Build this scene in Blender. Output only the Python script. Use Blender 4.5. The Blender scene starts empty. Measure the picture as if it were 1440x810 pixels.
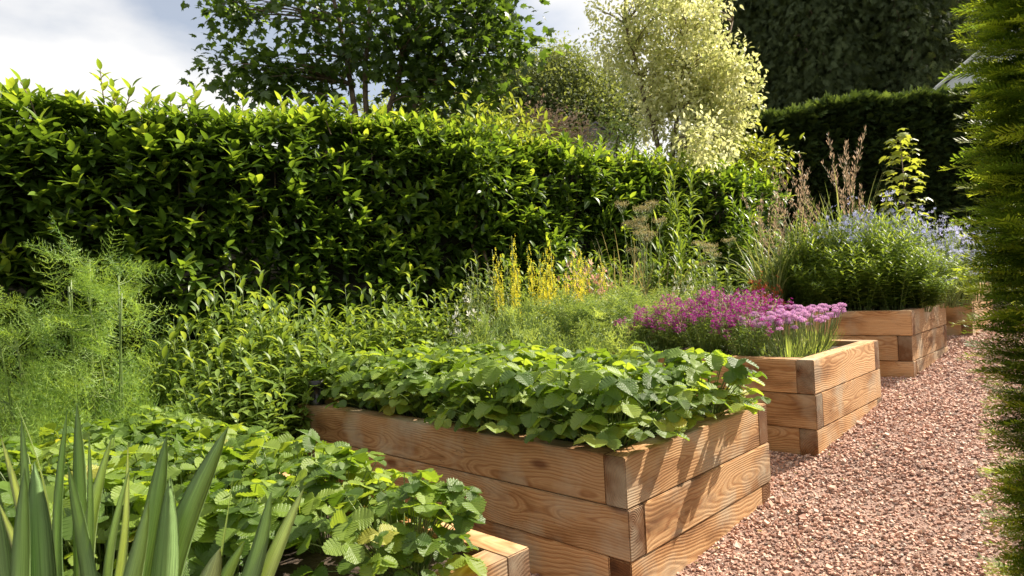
import bpy, bmesh, math, random
import numpy as np
from mathutils import Vector, Matrix

R = np.random.RandomState(7)
random.seed(7)
rad = math.radians
SUN_AZ, SUN_EL = 65.0, 43.0          # clockwise from the view axis, above the horizon

scene = bpy.context.scene
col = scene.collection

# ------------------------------------------------------------------ layout frame of the raised beds
TH = rad(43.9)
A = np.array([math.sin(TH), math.cos(TH)])          # along the path, away from the camera
N = np.array([-math.cos(TH), math.sin(TH)])         # away from the path
O = np.array([0.393, 2.514])
def st(s, t):
    p = O + A * s + N * t
    return float(p[0]), float(p[1])
GS = [-8, -4, -.55, 0, 1.27, 1.84, 3.08, 3.86, 5.0, 9, 14, 60]
GZ = [-1.75, -1.6, -1.34, -1.235, -1.144, -1.04, -.925, -.87, -.795, -.6, -.45, 1.2]
def ground(x, y):
    x = np.asarray(x, float); y = np.asarray(y, float)
    s = (x - O[0]) * A[0] + (y - O[1]) * A[1]
    t = (x - O[0]) * N[0] + (y - O[1]) * N[1]
    z = np.interp(s, GS, GZ)
    k = np.clip((t - 2.7) / 1.2, 0, 1); k = k * k * (3 - 2 * k)
    return z + .22 * k
def gz(x, y): return float(ground(x, y))
ROLL = rad(3.0); F = 939.0
def at(px, py, depth):
    du, dv = px - 720, py - 405
    c, s = math.cos(ROLL), math.sin(ROLL)
    return np.array([(c * du - s * dv) / F * depth, depth, -(s * du + c * dv) / F * depth])

# ------------------------------------------------------------------ objects
def setp(o, label=None, cat=None, group=None, kind=None):
    if label: o['label'] = label
    if cat: o['category'] = cat
    if group: o['group'] = group
    if kind: o['kind'] = kind
    return o
def empty(name, loc=(0, 0, 0), rz=0, sc=1, **k):
    o = bpy.data.objects.new(name, None); col.objects.link(o)
    o.location = [float(v) for v in loc]; o.rotation_euler = (0, 0, rz); o.scale = (sc, sc, sc)
    o.empty_display_size = .1
    return setp(o, **k)
def link(name, mesh, parent=None, **k):
    o = bpy.data.objects.new(name, mesh); col.objects.link(o)
    if parent is not None: o.parent = parent
    return setp(o, **k)

# ------------------------------------------------------------------ mesh builder
class T:      # a small template: vertices and faces (triangles, or quads)
    def __init__(s, v, f):
        s.v = np.array(v, float); s.f = f
        s.tri = np.array([q for q in f if len(q) == 3], int).reshape(-1, 3)
        s.quad = np.array([q for q in f if len(q) == 4], int).reshape(-1, 4)
def norm(v):
    return v / (np.linalg.norm(v, axis=-1, keepdims=True) + 1e-9)
class MB:
    def __init__(s): s.V = []; s.T3 = []; s.Q4 = []; s.r = []; s.n = 0; s.uv = []; s.m3 = []; s.m4 = []
    def add(s, v, tri=None, quad=None, rnd=0.5, uv=None, m=0):
        v = np.asarray(v, float).reshape(-1, 3)
        s.V.append(v)
        if tri is not None and len(tri):
            s.T3.append(np.asarray(tri, int) + s.n); s.m3.append(np.full(len(tri), m))
        if quad is not None and len(quad):
            s.Q4.append(np.asarray(quad, int) + s.n); s.m4.append(np.full(len(quad), m))
        s.r.append(np.broadcast_to(np.asarray(rnd, float), (len(v),)).copy())
        s.uv.append(uv if uv is not None else np.zeros((len(v), 2)))
        s.n += len(v)
    def leaves(s, tp, pos, d, up, size, rnd=None, wide=None, m=0):
        pos = np.asarray(pos, float).reshape(-1, 3); n = len(pos)
        if n == 0: return
        d = norm(np.broadcast_to(d, (n, 3))); up = np.broadcast_to(up, (n, 3))
        x = norm(np.cross(d, up)); z = np.cross(x, d)
        size = np.broadcast_to(np.asarray(size, float), (n,))
        wd = size if wide is None else size * np.broadcast_to(wide, (n,))
        tv = tp.v
        P = (pos[:, None] + x[:, None] * (tv[None, :, 0:1] * wd[:, None, None])
             + d[:, None] * (tv[None, :, 1:2] * size[:, None, None]) + z[:, None] * (tv[None, :, 2:3] * size[:, None, None]))
        k = len(tv); off = (np.arange(n) * k)[:, None, None]
        if rnd is None: rnd = R.rand(n)
        rr = np.repeat(np.broadcast_to(rnd, (n,)), k)
        uv = np.tile(tv[:, :2], (n, 1))
        s.add(P.reshape(-1, 3), (tp.tri[None] + off).reshape(-1, 3) if len(tp.tri) else None,
              (tp.quad[None] + off).reshape(-1, 4) if len(tp.quad) else None, rr, uv, m)
    def tube(s, pts, r0, r1=None, sides=5, rnd=.5, m=0):
        pts = np.asarray(pts, float); r1 = r0 if r1 is None else r1
        n = len(pts); rr = np.linspace(r0, r1, n) if np.isscalar(r0) else np.asarray(r0)
        tg = norm(np.gradient(pts, axis=0)); ref = np.array([.31, .17, .93]) if abs(tg[0][2]) < .9 else np.array([.9, .3, .1])
        a = norm(np.cross(tg, ref)); b = np.cross(tg, a)
        an = np.arange(sides) * 2 * math.pi / sides
        V = pts[:, None] + (a[:, None] * np.cos(an)[None, :, None] + b[:, None] * np.sin(an)[None, :, None]) * rr[:, None, None]
        q = []
        for i in range(n - 1):
            for j in range(sides):
                k = (j + 1) % sides
                q.append((i * sides + j, i * sides + k, (i + 1) * sides + k, (i + 1) * sides + j))
        V = np.vstack([V.reshape(-1, 3), pts[-1:], pts[:1]])
        tr = [((n - 1) * sides + j, (n - 1) * sides + (j + 1) % sides, n * sides) for j in range(sides)]
        s.add(V, tr, q, rnd, None, m)
    def box(s, c, h, rnd=.5):
        c = np.array(c, float); h = np.array(h, float)
        v = [c + h * np.array(k) for k in [(-1,-1,-1),(1,-1,-1),(1,1,-1),(-1,1,-1),(-1,-1,1),(1,-1,1),(1,1,1),(-1,1,1)]]
        s.add(v, None, [(0,3,2,1),(4,5,6,7),(0,1,5,4),(1,2,6,5),(2,3,7,6),(3,0,4,7)], rnd)
    def mesh(s, name, mats, smooth=True):
        me = bpy.data.meshes.new(name)
        V = np.vstack(s.V); t3 = np.vstack(s.T3) if s.T3 else np.zeros((0, 3), int); q4 = np.vstack(s.Q4) if s.Q4 else np.zeros((0, 4), int)
        me.vertices.add(len(V)); me.vertices.foreach_set('co', V.astype(np.float32).ravel())
        loops = np.concatenate([t3.ravel(), q4.ravel()]).astype(np.int32)
        me.loops.add(len(loops)); me.loops.foreach_set('vertex_index', loops)
        nf = len(t3) + len(q4); me.polygons.add(nf)
        start = np.concatenate([np.arange(len(t3)) * 3, len(t3) * 3 + np.arange(len(q4)) * 4]).astype(np.int32)
        me.polygons.foreach_set('loop_start', start)
        mi = np.concatenate(s.m3 + s.m4).astype(np.int32) if (s.m3 or s.m4) else np.zeros(nf, np.int32)
        me.polygons.foreach_set('material_index', mi)
        me.update(calc_edges=True)
        me.polygons.foreach_set('use_smooth', np.full(nf, smooth))
        a = me.attributes.new('rnd', 'FLOAT', 'POINT'); a.data.foreach_set('value', np.concatenate(s.r).astype(np.float32))
        uvl = me.uv_layers.new(name='UVMap'); uv = np.vstack(s.uv)[loops].astype(np.float32); uvl.data.foreach_set('uv', uv.ravel())
        for m in (mats if isinstance(mats, (list, tuple)) else [mats]): me.materials.append(m)
        me.update()
        return me

# ------------------------------------------------------------------ leaf templates: x across, y along, z up
def lance(w=.3, n=5, fold=.25, curl=.25, peak=.45, tw=0):
    v = []; f = []
    for i in range(n + 1):
        u = i / n
        ww = w * .5 * (math.sin(math.pi * u ** (math.log(.5) / math.log(peak))) ** .8 if 0 < u < 1 else 0)
        z = -curl * u * u; x0 = tw * u * u
        v += [(x0 - ww, u, z + fold * ww), (x0, u, z), (x0 + ww, u, z + fold * ww)]
    for i in range(n):
        a = i * 3; b = a + 3
        f += [(a, a + 1, b + 1, b), (a + 1, a + 2, b + 2, b + 1)]
    return T(v, f)
def blade(n=9, w=.06, bend=.3, fold=.5, sharp=1.0):
    v = []; f = []
    for i in range(n + 1):
        u = i / n; ww = w * .5 * (1 - u ** 3) ** sharp * (0.8 + .4 * u if u < .5 else 1.0)
        y = u - .25 * bend * u ** 3; z = bend * u ** 2.4
        v += [(-ww, y, z + fold * ww), (0, y, z), (ww, y, z + fold * ww)]
    for i in range(n):
        a = i * 3; b = a + 3
        f += [(a, a + 1, b + 1, b), (a + 1, a + 2, b + 2, b + 1)]
    return T(v, f)
def toothed(seed, w=.88, teeth=7, cup=.22, curl=.3):
    r = random.Random(seed); v = []; f = []
    mid = []; side = {-1: [], 1: []}
    def prof(u): return w * .5 * (math.sin(math.pi * min(1, .02 + u ** .85 * .98)) ** .62)
    def zz(x, u): return cup * abs(x) * 1.1 - curl * u * u + .02 * math.sin(9 * u)
    for i in range(teeth + 1):
        u = i / teeth * .97
        v.append((0, u, zz(0, u))); mid.append(len(v) - 1)
    for sg in (-1, 1):
        notch = []; tip = []
        for i in range(teeth + 1):
            u = i / teeth * .97; x = prof(u) * .95
            if i in (0, teeth): x = .004 if i == 0 else .015
            v.append((sg * x, u + .05 * (x > .05), zz(x, u) - .010)); notch.append(len(v) - 1)
        for i in range(teeth):
            u = (i + .62) / teeth * .97; x = prof(u) * (1.08 + .06 * r.random())
            v.append((sg * x, u + .075, zz(x, u) + .010)); tip.append(len(v) - 1)
        for i in range(teeth):
            m0, m1, n0, n1, t = mid[i], mid[i + 1], notch[i], notch[i + 1], tip[i]
            fs = [(m0, n0, t), (m0, t, m1), (m1, t, n1)]
            f += fs if sg > 0 else [q[::-1] for q in fs]
    v.append((0, 1.0, zz(0, 1))); e = len(v) - 1
    f.append((mid[-1], e - 1 - teeth, e)) if False else None
    return T(v, [q for q in f if q])
def maple_leaf(w=1.0, curl=.25):
    pts = [(0, 0), (.28, -.10), (.34, .10), (.62, .12), (.48, .34), (.72, .62), (.40, .56), (.26, .62), (.18, .80), (0, 1.05)]
    P = [(0, .25)] + pts + [(-x, y) for x, y in pts[-2:0:-1]]
    v = [(x * w, y, -curl * (x * x + (y - .2) ** 2) * .9 + (.05 if i == 0 else 0)) for i, (x, y) in enumerate(P)]
    n = len(P) - 1
    return T(v, [(0, 1 + i, 1 + (i + 1) % n) for i in range(n)])
def needle_sprig(n=15, seed=0):
    r = random.Random(seed); v = []; f = []
    def nd(a, b, w, z=0):
        k = len(v); a = np.array(a); b = np.array(b); d = b - a; s = np.cross(d, (0, 0, 1)); s = s / (np.linalg.norm(s) + 1e-9) * w
        m = a + d * .5
        v.extend([tuple(a), tuple(m + s), tuple(b), tuple(m - s)]); f.append((k, k + 1, k + 2, k + 3))
    nd((0, 0, 0), (0, .95, -.06), .016)
    for i in range(n):
        u = .06 + .9 * i / n
        ln = .24 * (1 - .45 * abs(u - .4)) * (.85 + .3 * r.random()) * (1 if u < .85 else .7)
        for sg in (-1, 1):
            a = rad(58 - 20 * u + r.uniform(-8, 8)); z0 = -.06 * u
            nd((0, u, z0), (sg * ln * math.sin(a), u + ln * math.cos(a), z0 + r.uniform(-.05, .07)), .019)
    return T(v, f)
def feather(seed=0, pairs=9, sub=4, w=.0062, spread=.36):
    r = random.Random(seed); v = []; f = []
    def fil(a, b, wa):
        k = len(v); a = np.array(a, float); b = np.array(b, float); d = b - a
        s = np.cross(d, (r.uniform(-1, 1), r.uniform(-1, 1), 1)); s = s / (np.linalg.norm(s) + 1e-9) * wa
        v.extend([tuple(a + s), tuple(a - s), tuple(b)]); f.append((k, k + 1, k + 2))
    prev = np.array((0, 0, 0.))
    for i in range(pairs):
        u = (i + 1) / pairs; p = np.array((r.uniform(-.02, .02), u, -.28 * u * u))
        fil(prev, p, w * 1.8)
        ln = spread * math.sin(math.pi * (.12 + .8 * u)) + .05
        for sg in (-1, 1):
            q = p + ln * norm(np.array((sg, .55 + r.uniform(-.2, .3), r.uniform(-.5, .5))))
            fil(p, q, w * 1.2)
            for j in range(sub):
                k = p + (q - p) * (j + .5) / sub
                for h in (0, 1):
                    e = k + .35 * ln * norm(np.array((sg * r.uniform(.1, 1), r.uniform(-.2, 1.2), r.uniform(-.8, .8))))
                    fil(k, e, w)
        prev = p
    return T(v, f)
def spray(seed=0, n=9):      # flat scaly conifer spray
    r = random.Random(seed); v = []; f = []
    def dm(a, ang, ln, w, z):
        k = len(v); d = np.array((math.sin(ang), math.cos(ang), z)); s = np.array((math.cos(ang), -math.sin(ang), 0))
        a = np.array(a); v.extend([tuple(a), tuple(a + d * ln * .5 + s * w), tuple(a + d * ln), tuple(a + d * ln * .5 - s * w)]); f.append((k, k + 1, k + 2, k + 3))
    dm((0, 0, 0), 0, 1, .05, -.2)
    for i in range(n):
        u = (i + .5) / n
        for sg in (-1, 1):
            dm((0, u * .9, -.2 * u), sg * rad(42 + r.uniform(-10, 10)), .45 * (1 - .6 * u) + .08, .05, -.25 + r.uniform(-.15, .15))
    return T(v, f)
def petals(n=4, w=.42, cup=.3):
    v = [(0, 0, 0)]; f = []
    for i in range(n):
        a = 2 * math.pi * i / n; k = len(v); c, s = math.cos(a), math.sin(a)
        for (l, ww) in ((.55, w * .5), (1, w * .42), (1, -w * .42), (.55, -w * .5)):
            v.append((c * l - s * ww, s * l + c * ww, cup * l * l))
        f.append((0, k, k + 3)); f.append((k, k + 1, k + 2, k + 3))
    return T(v, f)   # lies in x-y, faces z
def blob(seed=0, flat=.55):
    bm = bmesh.new(); bmesh.ops.create_icosphere(bm, subdivisions=1, radius=.5)
    r = random.Random(seed); v = []
    for q in bm.verts: v.append((q.co.x * r.uniform(.8, 1.2), q.co.y * r.uniform(.8, 1.2), q.co.z * flat * r.uniform(.8, 1.2)))
    f = [tuple(q.index for q in p.verts) for p in bm.faces]; bm.free(); return T(v, f)
def chip(seed):
    r = random.Random(seed)
    v = [(x * r.uniform(.55, 1.1), y * r.uniform(.45, .95), z * r.uniform(.35, .8)) for x, y, z in
         [(-.5,-.5,-.5),(.5,-.5,-.5),(.5,.5,-.5),(-.5,.5,-.5),(-.5,-.5,.5),(.5,-.5,.5),(.5,.5,.5),(-.5,.5,.5)]]
    return T(v, [(0,3,2,1),(4,5,6,7),(0,1,5,4),(1,2,6,5),(2,3,7,6),(3,0,4,7)])

# ------------------------------------------------------------------ materials
def lin(c): return tuple(((v / 255) / 12.92 if v / 255 <= .04045 else ((v / 255 + .055) / 1.055) ** 2.4) for v in c) + (1,)
def newmat(name):
    m = bpy.data.materials.new(name); m.use_nodes = True; nt = m.node_tree; nt.nodes.clear()
    return m, nt, (lambda t, **k: _n(nt, t, **k))
def _n(nt, t, **k):
    n = nt.nodes.new(t)
    for a, b in k.items(): setattr(n, a, b)
    return n
def ramp(nt, stops):
    n = nt.nodes.new('ShaderNodeValToRGB'); e = n.color_ramp.elements
    while len(e) < len(stops): e.new(.5)
    for i, (p, c) in enumerate(stops):
        e[i].position = p; e[i].color = c if len(c) == 4 else tuple(c) + (1,)
    return n
def leafmat(name, stops, tr=1.9, mix=.45, rough=.42, spec=.5, veins=False, yellow=(1.15, 1.0, .45)):
    m, nt, N_ = newmat(name); L = nt.links.new
    at_ = N_('ShaderNodeAttribute', attribute_name='rnd')
    rp = ramp(nt, stops); L(at_.outputs['Fac'], rp.inputs[0])
    geo = N_('ShaderNodeNewGeometry')
    nz = N_('ShaderNodeTexNoise'); nz.inputs['Scale'].default_value = 9; L(geo.outputs['Position'], nz.inputs['Vector'])
    mr = N_('ShaderNodeMapRange'); mr.inputs[3].default_value = .75; mr.inputs[4].default_value = 1.25; L(nz.outputs[0], mr.inputs[0])
    mul = N_('ShaderNodeVectorMath', operation='SCALE'); L(rp.outputs[0], mul.inputs[0]); L(mr.outputs[0], mul.inputs['Scale'])
    pr = N_('ShaderNodeBsdfPrincipled'); pr.inputs['Roughness'].default_value = rough
    pr.inputs['Specular IOR Level'].default_value = spec
    L(mul.outputs[0], pr.inputs['Base Color'])
    ty = N_('ShaderNodeVectorMath', operation='MULTIPLY'); L(mul.outputs[0], ty.inputs[0]); ty.inputs[1].default_value = tuple(tr * y for y in yellow)
    trn = N_('ShaderNodeBsdfTranslucent'); L(ty.outputs[0], trn.inputs[0])
    mx = N_('ShaderNodeMixShader'); mx.inputs[0].default_value = mix
    L(pr.outputs[0], mx.inputs[1]); L(trn.outputs[0], mx.inputs[2])
    out = N_('ShaderNodeOutputMaterial'); L(mx.outputs[0], out.inputs[0])
    if veins:
        uv = N_('ShaderNodeUVMap'); sp = N_('ShaderNodeSeparateXYZ'); L(uv.outputs[0], sp.inputs[0])
        ab = N_('ShaderNodeMath', operation='ABSOLUTE'); L(sp.outputs[0], ab.inputs[0])
        a2 = N_('ShaderNodeMath', operation='MULTIPLY_ADD'); L(ab.outputs[0], a2.inputs[0]); a2.inputs[1].default_value = -.9; L(sp.outputs[1], a2.inputs[2])
        a3 = N_('ShaderNodeMath', operation='MULTIPLY'); L(a2.outputs[0], a3.inputs[0]); a3.inputs[1].default_value = 62
        sn = N_('ShaderNodeMath', operation='SINE'); L(a3.outputs[0], sn.inputs[0])
        bp = N_('ShaderNodeBump'); bp.inputs['Strength'].default_value = .3; bp.inputs['Distance'].default_value = .0015
        L(sn.outputs[0], bp.inputs['Height']); L(bp.outputs[0], pr.inputs['Normal'])
    return m
def stripes(m):
    nt = m.node_tree; L = nt.links.new; uv = _n(nt, 'ShaderNodeUVMap'); mp = _n(nt, 'ShaderNodeMapping'); mp.inputs['Scale'].default_value = (14, .5, 1); L(uv.outputs[0], mp.inputs[0])
    nz = _n(nt, 'ShaderNodeTexNoise'); nz.inputs['Scale'].default_value = 1; nz.inputs['Detail'].default_value = 5; L(mp.outputs[0], nz.inputs['Vector'])
    for n in nt.nodes:
        if n.type == 'MAP_RANGE': L(nz.outputs[0], n.inputs[0]); n.inputs[1].default_value = .3; n.inputs[2].default_value = .7; n.inputs[3].default_value = .6; n.inputs[4].default_value = 1.35
        if n.type == 'BSDF_PRINCIPLED':
            b = _n(nt, 'ShaderNodeBump'); b.inputs['Distance'].default_value = .0015; L(nz.outputs[0], b.inputs['Height']); L(b.outputs[0], n.inputs['Normal'])
def flat(name, c, rough=.7, noise=0, nscale=20, bump=0, c2=None, metal=0):
    m, nt, N_ = newmat(name); L = nt.links.new
    pr = N_('ShaderNodeBsdfPrincipled'); pr.inputs['Roughness'].default_value = rough; pr.inputs['Metallic'].default_value = metal
    out = N_('ShaderNodeOutputMaterial'); L(pr.outputs[0], out.inputs[0])
    tc = N_('ShaderNodeTexCoord'); nz = N_('ShaderNodeTexNoise'); nz.inputs['Scale'].default_value = nscale; nz.inputs['Detail'].default_value = 8
    L(tc.outputs['Object'], nz.inputs['Vector'])
    rp = ramp(nt, [(.35, c), (.65, c2 or tuple(min(1, x * (1 + noise)) for x in c[:3]) + (1,))]); L(nz.outputs[0], rp.inputs[0]); L(rp.outputs[0], pr.inputs['Base Color'])
    if bump:
        b = N_('ShaderNodeBump'); b.inputs['Strength'].default_value = 1; b.inputs['Distance'].default_value = bump; L(nz.outputs[0], b.inputs['Height']); L(b.outputs[0], pr.inputs['Normal'])
    return m
def wood_mat():
    m, nt, N_ = newmat('weathered_timber'); L = nt.links.new
    tc = N_('ShaderNodeTexCoord'); oi = N_('ShaderNodeObjectInfo')
    off = N_('ShaderNodeVectorMath', operation='SCALE'); off.inputs[0].default_value = (37.1, 0, 0); L(oi.outputs['Random'], off.inputs['Scale'])
    ad = N_('ShaderNodeVectorMath', operation='ADD'); L(tc.outputs['Object'], ad.inputs[0]); L(off.outputs[0], ad.inputs[1])
    # slow wander of the log's axis along the length
    mp = N_('ShaderNodeMapping'); mp.inputs['Scale'].default_value = (1.1, 1.6, 1.6); L(ad.outputs[0], mp.inputs[0])
    n1 = N_('ShaderNodeTexNoise'); n1.inputs['Scale'].default_value = 1.0; n1.inputs['Detail'].default_value = 3; L(mp.outputs[0], n1.inputs['Vector'])
    s1 = N_('ShaderNodeVectorMath', operation='SUBTRACT'); L(n1.outputs['Color'], s1.inputs[0]); s1.inputs[1].default_value = (.5, .5, .5)
    s2 = N_('ShaderNodeVectorMath', operation='MULTIPLY'); L(s1.outputs[0], s2.inputs[0]); s2.inputs[1].default_value = (0, .24, .18)
    # each log cut at another place off the heart
    ofs = N_('ShaderNodeVectorMath', operation='MULTIPLY_ADD'); 
    cmb = N_('ShaderNodeCombineXYZ'); L(oi.outputs['Random'], cmb.inputs[1]); 
    fr = N_('ShaderNodeMath', operation='MULTIPLY'); fr.inputs[1].default_value = 7.3; L(oi.outputs['Random'], fr.inputs[0])
    fr2 = N_('ShaderNodeMath', operation='FRACT'); L(fr.outputs[0], fr2.inputs[0]); L(fr2.outputs[0], cmb.inputs[2])
    L(cmb.outputs[0], ofs.inputs[0]); ofs.inputs[1].default_value = (0, .10, .16); ofs.inputs[2].default_value = (0, -.05, -.08)
    a1 = N_('ShaderNodeVectorMath', operation='ADD'); L(ad.outputs[0], a1.inputs[0]); L(s2.outputs[0], a1.inputs[1])
    a2 = N_('ShaderNodeVectorMath', operation='ADD'); L(a1.outputs[0], a2.inputs[0]); L(ofs.outputs[0], a2.inputs[1])
    m0 = N_('ShaderNodeVectorMath', operation='MULTIPLY'); L(a2.outputs[0], m0.inputs[0]); m0.inputs[1].default_value = (.04, 1, 1)
    wv = N_('ShaderNodeTexWave', wave_type='RINGS', rings_direction='X'); wv.inputs['Scale'].default_value = 30
    wv.inputs['Distortion'].default_value = 1.6; wv.inputs['Detail'].default_value = 4; wv.inputs['Detail Scale'].default_value = 1.5
    L(m0.outputs[0], wv.inputs['Vector'])
    # fine fibre
    mf = N_('ShaderNodeMapping'); mf.inputs['Scale'].default_value = (6, 260, 260); L(ad.outputs[0], mf.inputs[0])
    nf = N_('ShaderNodeTexNoise'); nf.inputs['Scale'].default_value = 1; nf.inputs['Detail'].default_value = 4; L(mf.outputs[0], nf.inputs['Vector'])
    # knots
    mk = N_('ShaderNodeMapping'); mk.inputs['Scale'].default_value = (2.4, 6, 6); L(ad.outputs[0], mk.inputs[0])
    vk = N_('ShaderNodeTexVoronoi'); vk.inputs['Scale'].default_value = 1.0; L(mk.outputs[0], vk.inputs['Vector'])
    kn = N_('ShaderNodeMapRange'); kn.inputs[1].default_value = .07; kn.inputs[2].default_value = .17; kn.inputs[3].default_value = 1; kn.inputs[4].default_value = 0; L(vk.outputs['Distance'], kn.inputs[0])
    # big stain
    ms = N_('ShaderNodeMapping'); ms.inputs['Scale'].default_value = (2.2, 7, 7); L(ad.outputs[0], ms.inputs[0])
    ns = N_('ShaderNodeTexNoise'); ns.inputs['Scale'].default_value = 1; ns.inputs['Detail'].default_value = 6; L(ms.outputs[0], ns.inputs['Vector'])
    rp = ramp(nt, [(0, lin((170, 127, 87))), (.25, lin((187, 147, 105))), (.7, lin((203, 166, 123))), (1, lin((193, 153, 111)))]); L(wv.outputs['Fac'], rp.inputs[0])
    mxa = N_('ShaderNodeMixRGB', blend_type='MULTIPLY'); mxa.inputs[0].default_value = .7
    rf = ramp(nt, [(.25, (.62, .58, .55, 1)), (.6, (1, 1, 1, 1))]); L(nf.outputs[0], rf.inputs[0]); L(rp.outputs[0], mxa.inputs[1]); L(rf.outputs[0], mxa.inputs[2])
    mxb = N_('ShaderNodeMixRGB', blend_type='MULTIPLY'); mxb.inputs[0].default_value = .9
    rs = ramp(nt, [(.30, (.32, .25, .19, 1)), (.42, (.68, .58, .47, 1)), (.52, (.95, .93, .88, 1)), (.7, (1.0, 1.0, 1.0, 1))]); L(ns.outputs[0], rs.inputs[0]); L(mxa.outputs[0], mxb.inputs[1]); L(rs.outputs[0], mxb.inputs[2])
    mxk = N_('ShaderNodeMixRGB'); mxk.inputs[2].default_value = lin((92, 46, 20)); km = N_('ShaderNodeMath', operation='MULTIPLY'); km.inputs[1].default_value = .75; L(kn.outputs[0], km.inputs[0]); L(km.outputs[0], mxk.inputs[0]); L(mxb.outputs[0], mxk.inputs[1])
    # tone per timber
    tn = N_('ShaderNodeHueSaturation'); mv = N_('ShaderNodeMapRange'); mv.inputs[3].default_value = .72; mv.inputs[4].default_value = 1.16; L(fr2.outputs[0], mv.inputs[0]); L(mv.outputs[0], tn.inputs['Value']); L(mxk.outputs[0], tn.inputs['Color'])
    # greyer sawn end grain on the two ends of each timber
    sx = N_('ShaderNodeSeparateXYZ'); L(tc.outputs['Normal'], sx.inputs[0]); ab = N_('ShaderNodeMath', operation='ABSOLUTE'); L(sx.outputs[0], ab.inputs[0])
    gt = N_('ShaderNodeMath', operation='GREATER_THAN'); gt.inputs[1].default_value = .8; L(ab.outputs[0], gt.inputs[0])
    me_ = N_('ShaderNodeMixRGB', blend_type='MULTIPLY'); me_.inputs[2].default_value = (.36, .29, .24, 1); L(gt.outputs[0], me_.inputs[0]); L(tn.outputs[0], me_.inputs[1])
    # drying cracks and greyed weathering
    mc = N_('ShaderNodeMapping'); mc.inputs['Scale'].default_value = (1.6, 34, 34); L(a1.outputs[0], mc.inputs[0])
    nc = N_('ShaderNodeTexNoise'); nc.inputs['Scale'].default_value = 1; nc.inputs['Detail'].default_value = 2; L(mc.outputs[0], nc.inputs['Vector'])
    rc = ramp(nt, [(.492, (1, 1, 1, 1)), (.5, (.3, .26, .22, 1)), (.508, (1, 1, 1, 1))]); L(nc.outputs[0], rc.inputs[0])
    gate = ramp(nt, [(.50, (0, 0, 0, 1)), (.60, (1, 1, 1, 1))]); L(n1.outputs[0], gate.inputs[0])
    mcr = N_('ShaderNodeMixRGB', blend_type='MULTIPLY'); L(gate.outputs[0], mcr.inputs[0]); L(me_.outputs[0], mcr.inputs[1]); L(rc.outputs[0], mcr.inputs[2])
    ng = N_('ShaderNodeTexNoise'); ng.inputs['Scale'].default_value = 5; ng.inputs['Detail'].default_value = 7; L(ad.outputs[0], ng.inputs['Vector'])
    gg = N_('ShaderNodeMapRange'); gg.inputs[1].default_value = .48; gg.inputs[2].default_value = .72; gg.inputs[3].default_value = 0; gg.inputs[4].default_value = .72; L(ng.outputs[0], gg.inputs[0])
    mgr = N_('ShaderNodeMixRGB'); mgr.inputs[2].default_value = lin((172, 160, 138)); L(gg.outputs[0], mgr.inputs[0]); L(mcr.outputs[0], mgr.inputs[1]); me_ = mgr
    pr = N_('ShaderNodeBsdfPrincipled'); pr.inputs['Roughness'].default_value = .78; pr.inputs['Specular IOR Level'].default_value = .3; L(me_.outputs[0], pr.inputs['Base Color'])
    h = N_('ShaderNodeMath', operation='MULTIPLY_ADD'); L(nf.outputs[0], h.inputs[0]); h.inputs[1].default_value = .7; L(wv.outputs['Fac'], h.inputs[2])
    bp = N_('ShaderNodeBump'); bp.inputs['Strength'].default_value = .8; bp.inputs['Distance'].default_value = .0012; L(h.outputs[0], bp.inputs['Height']); L(bp.outputs[0], pr.inputs['Normal'])
    out = N_('ShaderNodeOutputMaterial'); L(pr.outputs[0], out.inputs[0])
    return m
def ground_mat(name, stops, scale, bump, big=.6):
    m, nt, N_ = newmat(name); L = nt.links.new
    geo = N_('ShaderNodeNewGeometry')
    vo = N_('ShaderNodeTexVoronoi'); vo.inputs['Scale'].default_value = scale; L(geo.outputs['Position'], vo.inputs['Vector'])
    sp = N_('ShaderNodeSeparateColor'); L(vo.outputs['Color'], sp.inputs[0])
    rp = ramp(nt, stops); L(sp.outputs[0], rp.inputs[0])
    nz = N_('ShaderNodeTexNoise'); nz.inputs['Scale'].default_value = 1.7; nz.inputs['Detail'].default_value = 6; L(geo.outputs['Position'], nz.inputs['Vector'])
    mr = N_('ShaderNodeMapRange'); mr.inputs[3].default_value = big; mr.inputs[4].default_value = 1.3; L(nz.outputs[0], mr.inputs[0])
    mu = N_('ShaderNodeVectorMath', operation='SCALE'); L(rp.outputs[0], mu.inputs[0]); L(mr.outputs[0], mu.inputs['Scale'])
    pr = N_('ShaderNodeBsdfPrincipled'); pr.inputs['Roughness'].default_value = .9; L(mu.outputs[0], pr.inputs['Base Color'])
    bp = N_('ShaderNodeBump'); bp.inputs['Distance'].default_value = bump; bp.invert = True; L(vo.outputs['Distance'], bp.inputs['Height']); L(bp.outputs[0], pr.inputs['Normal'])
    out = N_('ShaderNodeOutputMaterial'); L(pr.outputs[0], out.inputs[0])
    return m
def attrmat(name, stops, rough=.8, nscale=120):
    m, nt, N_ = newmat(name); L = nt.links.new
    a = N_('ShaderNodeAttribute', attribute_name='rnd'); rp = ramp(nt, stops); L(a.outputs['Fac'], rp.inputs[0])
    geo = N_('ShaderNodeNewGeometry'); nz = N_('ShaderNodeTexNoise'); nz.inputs['Scale'].default_value = nscale; L(geo.outputs['Position'], nz.inputs['Vector'])
    mr = N_('ShaderNodeMapRange'); mr.inputs[3].default_value = .7; mr.inputs[4].default_value = 1.3; L(nz.outputs[0], mr.inputs[0])
    mu = N_('ShaderNodeVectorMath', operation='SCALE'); L(rp.outputs[0], mu.inputs[0]); L(mr.outputs[0], mu.inputs['Scale'])
    pr = N_('ShaderNodeBsdfPrincipled'); pr.inputs['Roughness'].default_value = rough; L(mu.outputs[0], pr.inputs['Base Color'])
    out = N_('ShaderNodeOutputMaterial'); L(pr.outputs[0], out.inputs[0]); return m

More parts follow.
